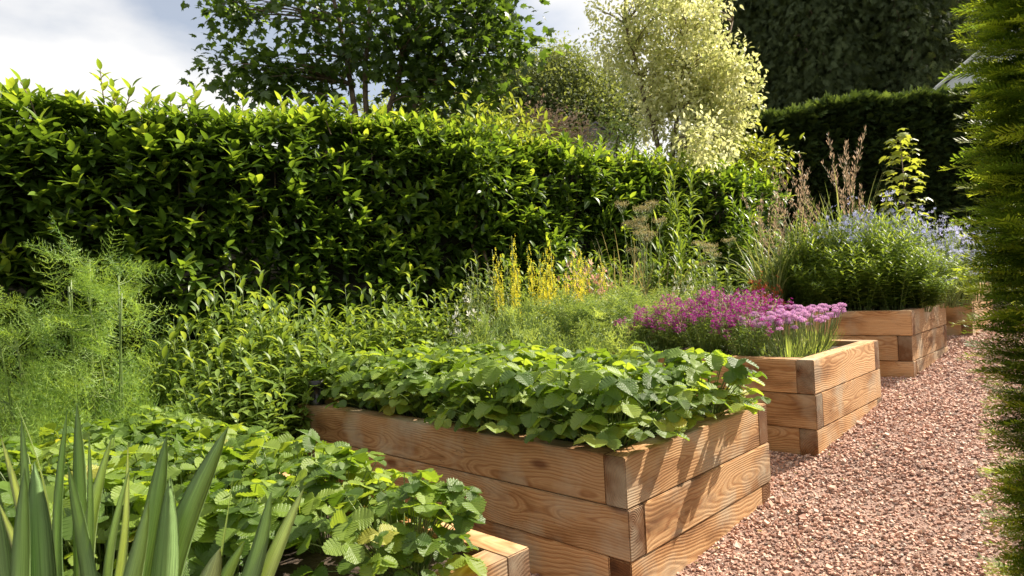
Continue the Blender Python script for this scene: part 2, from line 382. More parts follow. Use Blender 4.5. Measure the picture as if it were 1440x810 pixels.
M = {}
M['wood'] = wood_mat()
M['soil'] = flat('dark_soil', (.035, .022, .014, 1), .95, c2=(.075, .05, .032, 1), nscale=40, bump=.02)
M['gravel_bed'] = ground_mat('gravel_base', [(0, (.10, .055, .042, 1)), (.4, (.25, .145, .11, 1)), (1, (.36, .24, .19, 1))], 95, .006)
M['grass_ground'] = ground_mat('rough_grass', [(0, (.03, .045, .012, 1)), (1, (.07, .09, .025, 1))], 30, .02)
M['stone'] = attrmat('pink_chippings', [(0, (.05, .035, .03, 1)), (.06, (.18, .105, .085, 1)), (.25, (.41, .225, .165, 1)), (.65, (.55, .335, .25, 1)), (.92, (.62, .45, .36, 1)), (1, (.32, .29, .27, 1))])
G = lambda *a: [(p, c + (1,)) for p, c in a]
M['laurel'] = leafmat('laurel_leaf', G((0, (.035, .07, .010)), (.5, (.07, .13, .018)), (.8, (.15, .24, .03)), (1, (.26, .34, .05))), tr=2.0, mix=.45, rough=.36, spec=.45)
M['strawb'] = leafmat('strawberry_leaf', G((0, (.062, .12, .016)), (.4, (.125, .205, .027)), (.95, (.235, .325, .05)), (1, (.33, .34, .06))), tr=1.9, mix=.45, rough=.45, spec=.5, veins=True, yellow=(1.12, 1.0, .42))
M['stalk'] = leafmat('green_stalk', G((0, (.10, .16, .04)), (1, (.2, .26, .07))), mix=.2)
M['maple'] = leafmat('maple_leaf', G((0, (.025, .05, .01)), (.6, (.045, .085, .015)), (1, (.11, .18, .03))), tr=2.6, mix=.45)
M['gold'] = leafmat('variegated_leaf', G((0, (.16, .21, .06)), (.3, (.44, .47, .16)), (.6, (.71, .71, .36)), (1, (.86, .85, .60))), tr=1.1, mix=.5, yellow=(1.02, 1, .86))
M['conifer'] = leafmat('conifer_spray', G((0, (.025, .04, .014)), (1, (.085, .11, .038))), mix=.2, rough=.6, spec=.2)
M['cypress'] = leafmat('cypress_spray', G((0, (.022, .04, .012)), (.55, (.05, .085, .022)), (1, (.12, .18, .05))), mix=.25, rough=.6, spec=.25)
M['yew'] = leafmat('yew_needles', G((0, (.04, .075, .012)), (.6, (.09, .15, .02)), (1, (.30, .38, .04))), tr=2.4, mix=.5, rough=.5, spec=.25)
M['farbush'] = leafmat('willow_leaf', G((0, (.07, .10, .035)), (1, (.2, .25, .10))), mix=.4, rough=.5)
M['fennel'] = leafmat('fennel_thread', G((0, (.09, .18, .03)), (1, (.32, .47, .10))), tr=1.8, mix=.4, rough=.5)
M['dill'] = leafmat('feathery_leaf', G((0, (.13, .21, .06)), (1, (.32, .42, .14))), tr=1.6, mix=.4, rough=.5)
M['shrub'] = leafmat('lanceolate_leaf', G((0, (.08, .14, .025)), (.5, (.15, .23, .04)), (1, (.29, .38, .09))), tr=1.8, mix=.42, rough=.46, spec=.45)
M['pale'] = leafmat('grey_green_leaf', G((0, (.10, .16, .06)), (1, (.34, .38, .19))), tr=1.4, mix=.38, rough=.4)
M['iris'] = leafmat('iris_blade', G((0, (.20, .33, .12)), (.6, (.36, .50, .21)), (1, (.56, .66, .36))), tr=1.6, mix=.32, rough=.42, spec=.4)
stripes(M['iris'])
M['lush'] = leafmat('light_shrub_leaf', G((0, (.08, .13, .02)), (1, (.25, .30, .06))), tr=1.9, mix=.45)
M['grass'] = leafmat('dry_grass', G((0, (.28, .24, .10)), (1, (.45, .38, .2))), tr=1.2, mix=.35, yellow=(1, .95, .7))
M['plume'] = leafmat('grass_plume', G((0, (.32, .22, .14)), (1, (.6, .46, .34))), tr=1.2, mix=.4, yellow=(1, .92, .8))
def petal(name, a, b, tr=1.2): return leafmat(name, [(0, a + (1,)), (1, b + (1,))], tr=tr, mix=.4, rough=.6, spec=.2, yellow=(1, .95, .95))
M['purple'] = petal('magenta_petal', (.20, .008, .14), (.42, .03, .30))
M['lilac'] = petal('lilac_petal', (.45, .22, .48), (.72, .45, .62))
M['yellow'] = petal('yellow_petal', (.68, .60, .03), (.80, .74, .08))
M['blue'] = petal('blue_petal', (.30, .34, .62), (.5, .52, .75))
M['red'] = petal('red_petal', (.55, .08, .03), (.75, .22, .12))
M['pinkish'] = petal('pink_petal', (.5, .16, .14), (.75, .5, .4))
M['white'] = petal('white_petal', (.7, .7, .62), (.85, .85, .8))
M['bark'] = flat('bark', (.10, .065, .04, 1), .9, c2=(.22, .16, .11, 1), nscale=25, bump=.01)
M['black'] = flat('black_plastic', (.008, .007, .007, 1), .35, c2=(.012, .011, .011, 1))
M['dark_core'] = flat('shade_core', (.010, .010, .005, 1), 1, c2=(.02, .02, .01, 1))  # near-black filling for the hedges, shade put into the colour
M['glass_white'] = flat('pale_glazing', (.55, .57, .58, 1), .25, c2=(.62, .64, .65, 1), nscale=3)
M['frame'] = flat('white_frame', (.75, .75, .73, 1), .4, c2=(.8, .8, .78, 1))
M['slate'] = flat('slate_roof', (.12, .11, .12, 1), .6, c2=(.2, .18, .19, 1))
M['render'] = flat('pale_wall', (.5, .46, .4, 1), .8, c2=(.55, .5, .44, 1))

# ------------------------------------------------------------------ ground
def terrain():
    gx = np.concatenate([[-150, -80, -40, -20], np.arange(-10, 14.01, .5), [18, 26, 40, 80, 150]])
    gy = np.concatenate([[-150, -60, -20], np.arange(-6, 16.01, .5), [20, 28, 40, 80, 160, 260]])
    X, Y = np.meshgrid(gx, gy); Z = np.clip(ground(X, Y), -3, 1.2) - .03
    q = []; w = len(gx)
    for j in range(len(gy) - 1):
        for i in range(w - 1): q.append((j * w + i, j * w + i + 1, (j + 1) * w + i + 1, (j + 1) * w + i))
    b = MB(); b.add(np.stack([X, Y, Z], -1).reshape(-1, 3), None, q)
    link('ground', b.mesh('ground', M['grass_ground']), kind='structure')
    b = MB(); ss = np.arange(-4, 14.01, .25); tt = np.arange(-3.5, 8.01, .25); S, Tt = np.meshgrid(ss, tt)
    X = O[0] + A[0] * S + N[0] * Tt; Y = O[1] + A[1] * S + N[1] * Tt
    q = []; w = len(ss)
    def patch(name, mat, lo, hi, dz):
        b = MB(); ts = tt[(tt >= lo) & (tt <= hi)]; S, Tt = np.meshgrid(ss, ts)
        X = O[0] + A[0] * S + N[0] * Tt; Y = O[1] + A[1] * S + N[1] * Tt
        Z = ground(X, Y) + dz + .006 * np.sin(5 * X + 1) * np.cos(4.3 * Y)
        q = [(j * w + i, (j + 1) * w + i, (j + 1) * w + i + 1, j * w + i + 1)[::-1] for j in range(len(ts) - 1) for i in range(w - 1)]
        b.add(np.stack([X, Y, Z], -1).reshape(-1, 3), None, q)
        link(name, b.mesh(name, mat), kind='structure')
    patch('gravel_path', M['gravel_bed'], -3.5, 2.75, 0)
    patch('border_soil', M['soil'], 2.75, 8, .002)
    # loose chippings
    b = MB()
    n = 190000
    s = -1.3 + 10.3 * R.rand(n) ** 1.5; t = -2.6 + 3.4 * R.rand(n)
    keep = (R.rand(n) < np.clip(1.2 - .0 * s, 0, 1))
    beds = [(-1.8, -.55), (0, 1.27), (1.79, 3.03), (3.81, 5.03), (6.1, 7.3)]
    for lo, hi in beds: keep &= ~((s > lo + .01) & (s < hi - .01) & (t > .01))
    x = O[0] + A[0] * s + N[0] * t; y = O[1] + A[1] * s + N[1] * t
    keep &= (x / np.maximum(y, .1) < .78) & (x / np.maximum(y, .1) > -.2) & (y > 1.6)
    x, y, s = x[keep], y[keep], s[keep]; n = len(x)
    size = (.005 + .010 * R.rand(n) ** 1.8) * np.interp(s, [0, 4, 9], [.92, 1.05, 1.5]); big = R.rand(n) < .01; size[big] *= 1.9
    z = ground(x, y) + .006 * np.sin(5 * x + 1) * np.cos(4.3 * y) + size * (.1 + .5 * R.rand(n))
    rnd = np.clip(.05 + R.rand(n) * .93, 0, 1); dk = R.rand(n) < .035; rnd[dk] = R.rand(dk.sum()) * .15
    ch = [chip(i) for i in range(8)]; which = R.randint(0, 8, n)
    for k in range(8):
        w_ = which == k; m_ = w_.sum(); a = R.rand(m_) * 6.28
        d = np.stack([np.cos(a), np.sin(a), R.randn(m_) * .35], 1); up = np.stack([R.randn(m_) * .35, R.randn(m_) * .35, np.ones(m_)], 1)
        b.leaves(ch[k], np.stack([x, y, z], 1)[w_], d, up, size[w_] * 1.25, rnd[w_])
    link('gravel_stones', b.mesh('gravel_stones', M['stone'], False), kind='stuff')
terrain()
def litter():
    b = MB(); n = 150; s = R.uniform(-.8, 7, n); t = -R.rand(n) ** 2 * 1.3 - .03; x = O[0] + A[0] * s + N[0] * t; y = O[1] + A[1] * s + N[1] * t
    b.leaves(lance(.45, 3, .4, .35), np.stack([x, y, ground(x, y) + .016], 1), np.stack([R.randn(n), R.randn(n), 0 * s + .1], 1), np.array([0, 0, 1.]) + R.randn(n, 3) * .3, R.uniform(.012, .032, n))
    link('fallen_leaves', b.mesh('fallen_leaves', M['grass']), kind='stuff')
litter()

# ------------------------------------------------------------------ raised beds of timber sleepers
def timber(parent, s0, s1, t0, t1, z0, z1, label=None):
    j = lambda a: random.uniform(-a, a)
    along = (s1 - s0) > (t1 - t0)
    L_, W_ = ((s1 - s0), (t1 - t0)) if along else ((t1 - t0), (s1 - s0))
    H = z1 - z0 - .004
    bm = bmesh.new(); bmesh.ops.create_cube(bm, size=1)
    bmesh.ops.scale(bm, vec=(L_, W_, H), verts=bm.verts)
    bmesh.ops.bevel(bm, geom=bm.edges[:], offset=.004, segments=2, affect='EDGES')
    me = bpy.data.meshes.new('sleeper'); bm.to_mesh(me); bm.free(); me.materials.append(M['wood'])
    o = link('sleeper', me, parent)
    x, y = st((s0 + s1) / 2 + j(.0015), (t0 + t1) / 2 + j(.0015))
    o.location = (x - parent.location.x, y - parent.location.y, (z0 + z1) / 2 - parent.location.z)
    az = math.atan2(A[1], A[0]) if along else math.atan2(N[1], N[0])
    o.rotation_euler = (random.choice((0, math.pi)) + j(.004), 0, az + j(.0012))
    return o
def bed(s0, L_, W_, top, order, label, t_off=0, nt=3):
    x, y = st(s0 + L_ / 2, t_off + W_ / 2)
    e = empty('raised_bed', (x, y, top - .2 * nt), label=label, cat='raised bed', group='timber raised beds in a row along the gravel path')
    s1 = s0 + L_; k = .1; a, c = t_off, t_off + W_; g = .0015
    for i, o in enumerate(order):
        z1 = top - .2 * i; z0 = z1 - .2
        jj = [random.uniform(-.003, .003) for _ in range(4)]
        if o == 'A':
            timber(e, s0 + jj[0], s1 - k - g, a + jj[1], a + k, z0, z1); timber(e, s1 - k, s1, a + jj[1], c - k - g, z0, z1)
            timber(e, s0 + k + g, s1, c - k, c, z0, z1); timber(e, s0 + jj[2], s0 + k, a + k + g, c, z0, z1)
        else:
            timber(e, s0 + k + g, s1 + jj[0], a + jj[1], a + k, z0, z1); timber(e, s1 - k, s1, a + k + g, c, z0, z1)
            timber(e, s0 + jj[3], s1 - k - g, c - k, c, z0, z1); timber(e, s0 + jj[2], s0 + k, a + jj[3], c - k - g, z0, z1)
    b = MB(); nx, ny = 14, 24; V = []
    for i in range(nx):
        for j in range(ny):
            px, py = st(s0 + k * .97 + (L_ - 2 * k * .97) * i / (nx - 1), a + k * .97 + (W_ - 2 * k * .97) * j / (ny - 1))
            V.append((px - x, py - y, .2 * nt - .045 + .012 * random.random()))
    b.add(V, None, [(i * ny + j, i * ny + j + 1, (i + 1) * ny + j + 1, (i + 1) * ny + j) for i in range(nx - 1) for j in range(ny - 1)])
    link('soil', b.mesh('soil', M['soil']), e)
    return e
BEDS = [(-1.8, 1.25, 2.5, -.82, 'ABA', 'low timber raised bed of strawberries and iris at the bottom left, nearest the viewer'),
        (0, 1.27, 2.5, -.659, 'ABA', 'large timber raised bed planted only with strawberries in the middle foreground'),
        (1.816, 1.236, 2.3, -.497, 'ABA', 'timber raised bed holding magenta and lilac flowers beside the gravel path', -.051),
        (3.836, 1.221, 2.3, -.34, 'BAB', 'timber raised bed full of tall blue flowered plants and feathery grasses', -.074),
        (6.1, 1.2, 2.2, -.215, 'ABA', 'farthest timber raised bed half hidden behind the dark yew hedge', -.1)]
for q in BEDS: bed(*q)

# ------------------------------------------------------------------ plants
def rnd_dirs(n, zlo=-1, zhi=1):
    z = R.uniform(zlo, zhi, n); a = R.rand(n) * 2 * math.pi; r = np.sqrt(1 - z * z)
    return np.stack([r * np.cos(a), r * np.sin(a), z], 1)
def place(name, label, cat, group, loc, rz, sc, parts):
    e = empty(name, loc, rz, sc, label=label, cat=cat, group=group)
    for nm, me in parts: link(nm, me, e)
    return e
TOO = [toothed(i, w=.92 + .06 * (i % 3), cup=.1 + .12 * (i % 3), curl=.12 + .12 * (i % 4)) for i in range(5)]
def strawberry_mesh(seed, Rr=.25, H=.27, n=80, ls=.058):
    fb, sb = MB(), MB()
    for i in range(n):
        a = R.rand() * 6.283; r = Rr * math.sqrt((i + .5) / n) * R.uniform(.8, 1.15); q = r / Rr
        h = H * (1 - .3 * q ** 3) * R.uniform(.7, 1.08)
        if R.rand() < .38: h *= R.uniform(.35, .65)
        tip = np.array([r * math.cos(a), r * math.sin(a), h]); base = np.array([.05 * math.cos(a), .05 * math.sin(a), -.03])
        mid = base * .5 + tip * .5 + np.array([0, 0, .03]) - .15 * np.array([tip[0], tip[1], 0])
        us = np.linspace(0, 1, 5)[:, None]; pts = (1 - us) ** 2 * base + 2 * us * (1 - us) * mid + us ** 2 * tip
        sb.tube(pts, .0022, .0016, 4, R.rand())
        out = np.array([math.cos(a), math.sin(a), -.25 + R.randn() * .25]); a2 = a + R.randn() * .5
        out = norm(np.array([math.cos(a2), math.sin(a2), -.15 * q + R.randn() * .22]))
        up = norm(np.array([.35 * q * math.cos(a), .35 * q * math.sin(a), 1]) + R.randn(3) * .28)
        side = norm(np.cross(out, up)); s_ = ls * R.uniform(.55, 1.25)
        base_r = np.clip(R.rand() ** 1.2, 0, .95)
        if R.rand() < .006: base_r = 1
        for k, dd in enumerate((out, norm(out * -.1 + side), norm(out * -.1 - side))):
            fb.leaves(TOO[R.randint(5)], [tip], dd + np.array([0, 0, -.12 * R.rand()]), up + .35 * (dd if k else 0) * -1, s_ * (1.05 if k == 0 else .95), base_r)
    return [('foliage', fb.mesh('strawberry_foliage', M['strawb'], False)), ('stalk', sb.mesh('strawberry_stalks', M['stalk']))]
SB = [strawberry_mesh(i) for i in range(6)]
def strawberry_bed(s0, L_, W_, top, label, group, ns, ntt, sc, skip=lambda s, t: False, tin=.2):
    for i in range(ns):
        for j in range(ntt):
            s = s0 + .23 + (L_ - .57) * i / (ns - 1) + R.randn() * .03; t = tin + (W_ - .2 - tin) * j / (ntt - 1) + R.randn() * .04
            if skip(s - s0, t): continue
            x, y = st(s, t); place('strawberry_plant', label, 'strawberry plant', group, (x, y, top - .04), R.rand() * 6.28, sc * R.uniform(.92, 1.1), SB[R.randint(6)])
strawberry_bed(0, 1.27, 2.5, -.659, 'strawberry plant with toothed leaves in the large raised bed at the centre', 'strawberry plants in the centre bed', 3, 8, 1.14)
strawberry_bed(-1.8, 1.25, 2.5, -.82, 'strawberry plant with toothed leaves in the nearest bed, behind the iris blades', 'strawberry plants in the nearest bed', 3, 7, 1.08,
               lambda s, t: s < .55 and t < .75, tin=.25)

# iris fans in the near corner of the first bed
def iris(px_list, label, depth0):
    loc0 = np.array([0, 0, 0.]); pts = []
    for (bx, tx, ty, dep, w, rn) in px_list:
        tip = at(tx, ty, dep); root = at(bx, 960, dep + .04); root[2] = -.85
        pts.append((root, tip, w, rn))
    c = np.mean([p[0] for p in pts], 0); c[2] = -.86
    e = empty('iris_plant', c, label=label, cat='iris', group=None)
    for root, tip, w, rn in pts:
        d = tip - root; ln = np.linalg.norm(d); n_ = 12
        side = norm(np.cross(d, np.array([R.randn() * .5, -1, R.randn() * .2]))); 
        bend = R.uniform(-.07, .12) * ln; bd = norm(np.array([d[0], d[1], 0]) + 1e-6)
        V = []; Q = []
        for i in range(n_ + 1):
            u = i / n_; p = root + d * u - bd * bend * math.sin(math.pi * u) ; ww = w * .68 * (min(1, 1.05 - .15 * u)) * max(.0, (1 - u ** 5)) ** .9
            nn = norm(np.cross(side, d)); th = .006 * (1 - u)
            sd = side * math.cos(.5 * u * rn) + nn * math.sin(.5 * u * rn)
            V += [p - sd * ww - c, p + nn * th - c, p + sd * ww - c, p - nn * th - c]
        for i in range(n_):
            for k in range(4): Q.append((i * 4 + k, i * 4 + (k + 1) % 4, i * 4 + 4 + (k + 1) % 4, i * 4 + 4 + k))
        uvb = np.array([(q, i / n_ * 4 + rn * 7) for i in range(n_ + 1) for q in (-1, 0, 1, 0)]) + [rn * 5, 0]; b = MB(); b.add(V, None, Q, rn, uvb); link('blade', b.mesh('iris_blade', M['iris']), e)
iris([(10, -20, 640, 1.45, .05, .3), (40, 30, 585, 1.5, .035, .2), (60, 20, 560, 1.62, .022, .8), (55, 48, 648, 1.4, .045, .1), (95, 95, 575, 1.55, .034, .15), (110, 125, 605, 1.5, .038, .3),
      (80, 0, 610, 1.5, .05, .95), (75, -5, 700, 1.4, .05, .9), (120, 108, 565, 1.6, .03, .25), (135, 158, 612, 1.52, .034, .7), (20, 35, 655, 1.35, .04, .2)], 'iris clump with sword leaves at the left edge of the photo', 1.5)
iris([(140, 180, 617, 1.5, .034, .95), (150, 95, 650, 1.42, .034, .2), (170, 235, 610, 1.5, .04, .2), (195, 238, 672, 1.4, .042, .15), (215, 322, 598, 1.45, .048, .25), (160, 183, 655, 1.42, .03, .5),
      (210, 240, 668, 1.45, .03, .35), (120, 210, 700, 1.35, .034, .4)], 'iris clump with the longest curved sword leaf, middle of the three clumps', 1.5)
iris([(290, 330, 655, 1.65, .016, .8), (290, 382, 690, 1.5, .04, .3), (320, 428, 685, 1.5, .036, .8), (260, 310, 770, 1.45, .05, .9), (300, 345, 760, 1.5, .03, .4)],
     'small iris clump with short sword leaves leaning right over the strawberries', 1.5)

# fennel and feathery herbs
FEA = [feather(i, 9, 3) for i in range(4)]; DIL = [feather(20 + i, 7, 3, .022, .5) for i in range(3)]
def fennel_mesh(seed, H, nst=3):
    fb, sb = MB(), MB()
    for k in range(nst):
        a = R.rand() * 6.28; lean = R.uniform(.03, .12) * H; h = H * R.uniform(.75, 1.0)
        us = np.linspace(0, 1, 9); pts = np.stack([lean * us ** 1.5 * math.cos(a) + .05 * math.cos(a * 3), lean * us ** 1.5 * math.sin(a) + .05 * math.sin(a * 3), us * h], 1)
        sb.tube(pts, .010, .0035, 6, R.rand())
        m = 14
        u = R.uniform(.12, 1, m) ** .8; p = np.stack([np.interp(u, us, pts[:, i]) for i in range(3)], 1)
        d = rnd_dirs(m, -.1, .9) ; d[:, 2] = np.abs(d[:, 2]) * .8 + .15 * u
        for i in range(m):
            L2 = R.uniform(.07, .17) * (1.25 - .5 * u[i]); q = p[i] + norm(d[i]) * L2; sb.tube([p[i], (p[i] + q) / 2 - [0, 0, .01], q], .004, .0015, 4, R.rand())
            fb.leaves(FEA[R.randint(4)], [q, p[i] * .4 + q * .6, p[i]*.3+q*.7], norm(d[i]) + R.randn(3, 3) * .45, rnd_dirs(3), R.uniform(.10, .19, 3), R.rand(3))
    return [('frond', fb.mesh('fennel_fronds', M['fennel'], False)), ('stem', sb.mesh('fennel_stems', M['stalk']))]
FM = [fennel_mesh(i, 1.3, 3) for i in range(3)]
def onp(px, depth, dz=0):
    p = at(px, 430, depth); return (p[0], p[1], gz(p[0], p[1]) + dz)
for k, (px, dep, h, lb) in enumerate([(118, 4.0, 1.12, 'tall pale fennel plant with bare forked stem tips above the others'), (40, 3.9, .92, 'fennel plant at the left edge of the photo, lower and darker'),
                          (170, 3.75, .85, 'feathery fennel plant in front of the tallest fennel'), (225, 4.4, .66, 'short fennel plant beside the leafy shrubs'), (-30, 4.3, 1.05, 'fennel plant cut by the left edge of the photo')]):
    p = onp(px, dep); top = at(px, [285, 400, 375, 450, 370][k], dep)[2]
    place('fennel_plant', lb, 'fennel', 'fennel plants by the hedge', p, k * 1.7, (top - p[2]) / 1.33, FM[k % 3])
def feathery_mesh(seed, H=.45, W=.26, n=110, tp=None, mat='dill', sz=(.09, .17)):
    fb, sb = MB(), MB()
    for i in range(14):
        a = R.rand() * 6.28; r = W * R.rand() * .7; sb.tube([(r * .2 * math.cos(a), r * .2 * math.sin(a), 0), (r * .7 * math.cos(a), r * .7 * math.sin(a), H * .5), (r * math.cos(a), r * math.sin(a), H * .85)], .003, .0015, 4)
    p = rnd_dirs(n, -.3, 1) * (R.rand(n, 1) ** .4) * np.array([W, W, H * .62]) + np.array([0, 0, H * .36])
    d = norm(p - np.array([0, 0, H * .1])) + R.randn(n, 3) * .4 + np.array([0, 0, .4])
    for k in range(3):
        w_ = np.arange(n) % 3 == k; fb.leaves((tp or DIL)[k], p[w_], d[w_], rnd_dirs(w_.sum()), R.uniform(sz[0], sz[1], w_.sum()))
    return [('frond', fb.mesh('feathery_fronds', M[mat], False)), ('stem', sb.mesh('feathery_stems', M['stalk']))]
DM = [feathery_mesh(i) for i in range(3)]
FL = [feathery_mesh(i + 9, tp=FEA, mat='fennel', n=75, sz=(.10, .20)) for i in range(2)]
k = 0
for (px, py, dep) in [(20, 470, 3.6), (90, 500, 3.5), (160, 490, 3.6), (230, 500, 3.7), (60, 545, 3.3), (140, 550, 3.4), (210, 545, 3.45), (5, 440, 3.9), (270, 510, 4.0), (120, 440, 4.1), (200, 450, 4.2)]:
    top = at(px, py - 45, dep); b0 = gz(top[0], top[1]); 
    sc = (top[2] - b0) / .45; e = place('feathery_herb', 'low feathery yellow green herb at the foot of the tall fennel', 'herb', 'feathery herbs under the fennel', (top[0], top[1], b0), R.rand() * 6, 1, FL[k % 2]); e.scale = (1.0, 1.0, sc * .62); k += 1
for (px, py, dep) in [(700, 432, 5.3), (745, 428, 5.2), (790, 420, 5.3), (840, 420, 5.2), (890, 418, 5.3), (670, 455, 5.0), (720, 462, 4.9), (770, 460, 4.75), (820, 462, 4.75), (870, 462, 4.6), (925, 440, 4.9), (930, 415, 5.6), (860, 405, 5.9), (800, 424, 5.9), (980, 410, 5.7), (740, 430, 5.9)]:
    top = at(px, py - 14, dep); b0 = gz(top[0], top[1]); t_ = (top[0] - O[0]) * N[0] + (top[1] - O[1]) * N[1]; s_ = (top[0] - O[0]) * A[0] + (top[1] - O[1]) * A[1]
    if 1.79 < s_ < 3.03 and 0 < t_ < 2.3: b0 = -.54
    e = place('feathery_herb', 'soft feathery green herb massed between the strawberries and the yellow flower spires', 'herb', 'feathery herbs behind the strawberries', (top[0], top[1], b0), R.rand() * 6, 1, DM[k % 3]); e.scale = (1.0, 1.0, (top[2] - b0) / .56); k += 1

# leafy upright plants built from leafy stems
LAN = [lance(.38, 5, .3, .25 + .12 * i, tw=.08 * (i - 1)) for i in range(3)]; NAR = [lance(.21, 4, .3, .2 + .2 * i, tw=.1 * (i - 1)) for i in range(3)]
def leafy_mesh(H=.8, W=.25, nst=16, per=22, ls=.08, tps=None, mat='shrub', up=.5, flower=None, fmat=None, fsize=.02, top_only=True, bark='stalk', lo=.15, lean=1.):
    fb, sb = MB(), MB(); clus = []
    tps = tps or LAN
    for k in range(nst):
        a = R.rand() * 6.28; r = W * math.sqrt(R.rand()); h = H * R.uniform(.72, 1.0) * (1 - .25 * (r / W) ** 2)
        us = np.linspace(0, 1, 7); c, s = math.cos(a), math.sin(a)
        rr = r * (.35 + .65 * us ** 1.3 * lean)
        pts = np.stack([c * rr, s * rr, us * h], 1); sb.tube(pts, .004, .0015, 4, R.rand())
        u = np.linspace(lo, 1, per); p = np.stack([np.interp(u, us, pts[:, i]) for i in range(3)], 1)
        ph = np.arange(per) * 2.4 + R.rand() * 6; ang = np.stack([np.cos(ph), np.sin(ph), np.full(per, up)], 1)
        ang[:, 2] += (u > .9) * .9 + R.randn(per) * .15
        ls_ = ls * (1 - .45 * np.maximum(0, u - .75) / .25) * R.uniform(.75, 1.15, per)
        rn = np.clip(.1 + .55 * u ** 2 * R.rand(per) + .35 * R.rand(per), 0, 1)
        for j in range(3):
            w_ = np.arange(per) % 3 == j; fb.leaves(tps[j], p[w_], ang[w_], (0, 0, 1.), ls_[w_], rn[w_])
        if flower is not None:
            nn = flower[1]; tp = flower[0]; fz = h - R.rand(nn) * flower[2]; fa = R.rand(nn) * 6.28
            fp = np.stack([pts[-1, 0] + flower[3] * np.cos(fa) * R.rand(nn), pts[-1, 1] + flower[3] * np.sin(fa) * R.rand(nn), fz + .01], 1)
            up_ = norm(np.stack([np.cos(fa), np.sin(fa), .8 + R.rand(nn)], 1) + 1e-6); dd = np.stack([-np.sin(fa), np.cos(fa), 0 * fa], 1)
            ob = MB(); ob.leaves(tp, fp, dd, up_, fsize * R.uniform(.7, 1.2, nn)); clus.append(('flower_cluster', ob.mesh('flowers', M[fmat], False)))
    parts = [('foliage', fb.mesh('leafy_foliage', M[mat])), ('stem', sb.mesh('leafy_stems', M[bark]))]
    return parts + clus
def stand(name, label, cat, group, meshes, spots, H, base=None, wide=1):
    for k, (px, py, dep) in enumerate(spots):
        top = at(px, py, dep); b0 = gz(top[0], top[1]) if base is None else base
        e = place(name, label if isinstance(label, str) else label[k], cat, group, (top[0], top[1], b0), R.rand() * 6.28, 1, meshes[k % len(meshes)])
        z = (top[2] - b0) / H; e.scale = (wide, wide, z)
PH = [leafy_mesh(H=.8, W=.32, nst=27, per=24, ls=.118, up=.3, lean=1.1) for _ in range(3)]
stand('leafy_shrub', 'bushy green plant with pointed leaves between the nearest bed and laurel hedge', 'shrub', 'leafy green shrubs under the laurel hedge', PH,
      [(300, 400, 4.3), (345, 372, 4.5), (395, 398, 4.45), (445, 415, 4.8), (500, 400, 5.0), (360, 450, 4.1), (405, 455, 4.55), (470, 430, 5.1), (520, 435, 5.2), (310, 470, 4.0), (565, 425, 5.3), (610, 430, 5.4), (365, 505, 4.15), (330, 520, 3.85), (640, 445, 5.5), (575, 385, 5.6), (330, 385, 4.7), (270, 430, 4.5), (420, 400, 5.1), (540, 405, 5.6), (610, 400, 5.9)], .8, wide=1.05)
PW = [leafy_mesh(H=.8, W=.2, nst=14, per=30, ls=.06, tps=NAR, mat='pale') for _ in range(2)]
stand('silvery_shrub', 'silvery narrow leaved plant left of the yellow flower spires', 'shrub', 'silvery shrubs left of the yellow spires', PW, [(655, 375, 5.6), (683, 335, 5.9), (697, 385, 5.7), (668, 350, 6.0)], .8, wide=1.25)
stand('leafy_shrub', 'leafy green plant filling the border between the feathery herbs and the far hedge', 'shrub', 'leafy plants in the far border', PH, [(845, 352, 6.4), (890, 345, 6.9), (935, 345, 6.9), (980, 350, 7.0), (1015, 355, 7.2), (715, 350, 6.5), (670, 360, 6.3), (770, 345, 6.7), (810, 335, 6.9)], .8, wide=1.1)
stand('silvery_shrub', 'silvery narrow leaved plant behind the magenta flowers', 'shrub', 'silvery shrubs behind the magenta flowers', PW, [(965, 370, 6.3), (1000, 330, 6.8), (1040, 400, 6.2), (985, 395, 6.0), (1010, 385, 6.4)], .8, wide=1.25)

# tall mullein-like leaf tufts at the fennel
stand('tall_leafy_plant', 'tall stem with broad bright pointed leaves right of the fennel', 'plant', None, [leafy_mesh(H=.8, W=.05, nst=3, per=10, ls=.13, lo=.4)], [(238, 405, 4.3)], .8)
# yellow spires
P4 = petals(4); P5 = petals(5, .4, .35)
def spire_mesh(H=.6, n=6, fm='yellow'):
    fb, sb, parts = MB(), MB(), []
    for k in range(n):
        a = R.rand() * 6.28; r = .2 * math.sqrt(R.rand()); h = H * R.uniform(.7, 1); x, y = r * math.cos(a), r * math.sin(a)
        sb.tube([(x * .6, y * .6, 0), (x, y, h * .5), (x * 1.1, y * 1.1, h)], .004, .002, 4)
        m = 26; z = h - h * .42 * (np.arange(m) / m); ph = np.arange(m) * 2.4
        nrm = np.stack([np.cos(ph), np.sin(ph), 0 * ph + .35], 1); p = np.stack([x + .014 * np.cos(ph), y + .014 * np.sin(ph), z], 1)
        ob = MB(); ob.leaves(P5, p, np.stack([-np.sin(ph), np.cos(ph), 0 * ph], 1), nrm, .018 * (1 - .55 * (z - z.min()) / (h * .42)))
        parts.append(('spire', ob.mesh('flower_spire', M[fm], False)))
        m = 14; z = h * np.linspace(.08, .6, m); ph = np.arange(m) * 2.4
        fb.leaves(LAN[k % 3], np.stack([x + 0 * z, y + 0 * z, z], 1), np.stack([np.cos(ph), np.sin(ph), .5 + 0 * ph], 1), (0, 0, 1.), .07)
    return parts + [('foliage', fb.mesh('spire_leaves', M['shrub'])), ('stem', sb.mesh('spire_stems', M['stalk']))]
YS = [spire_mesh() for _ in range(2)]
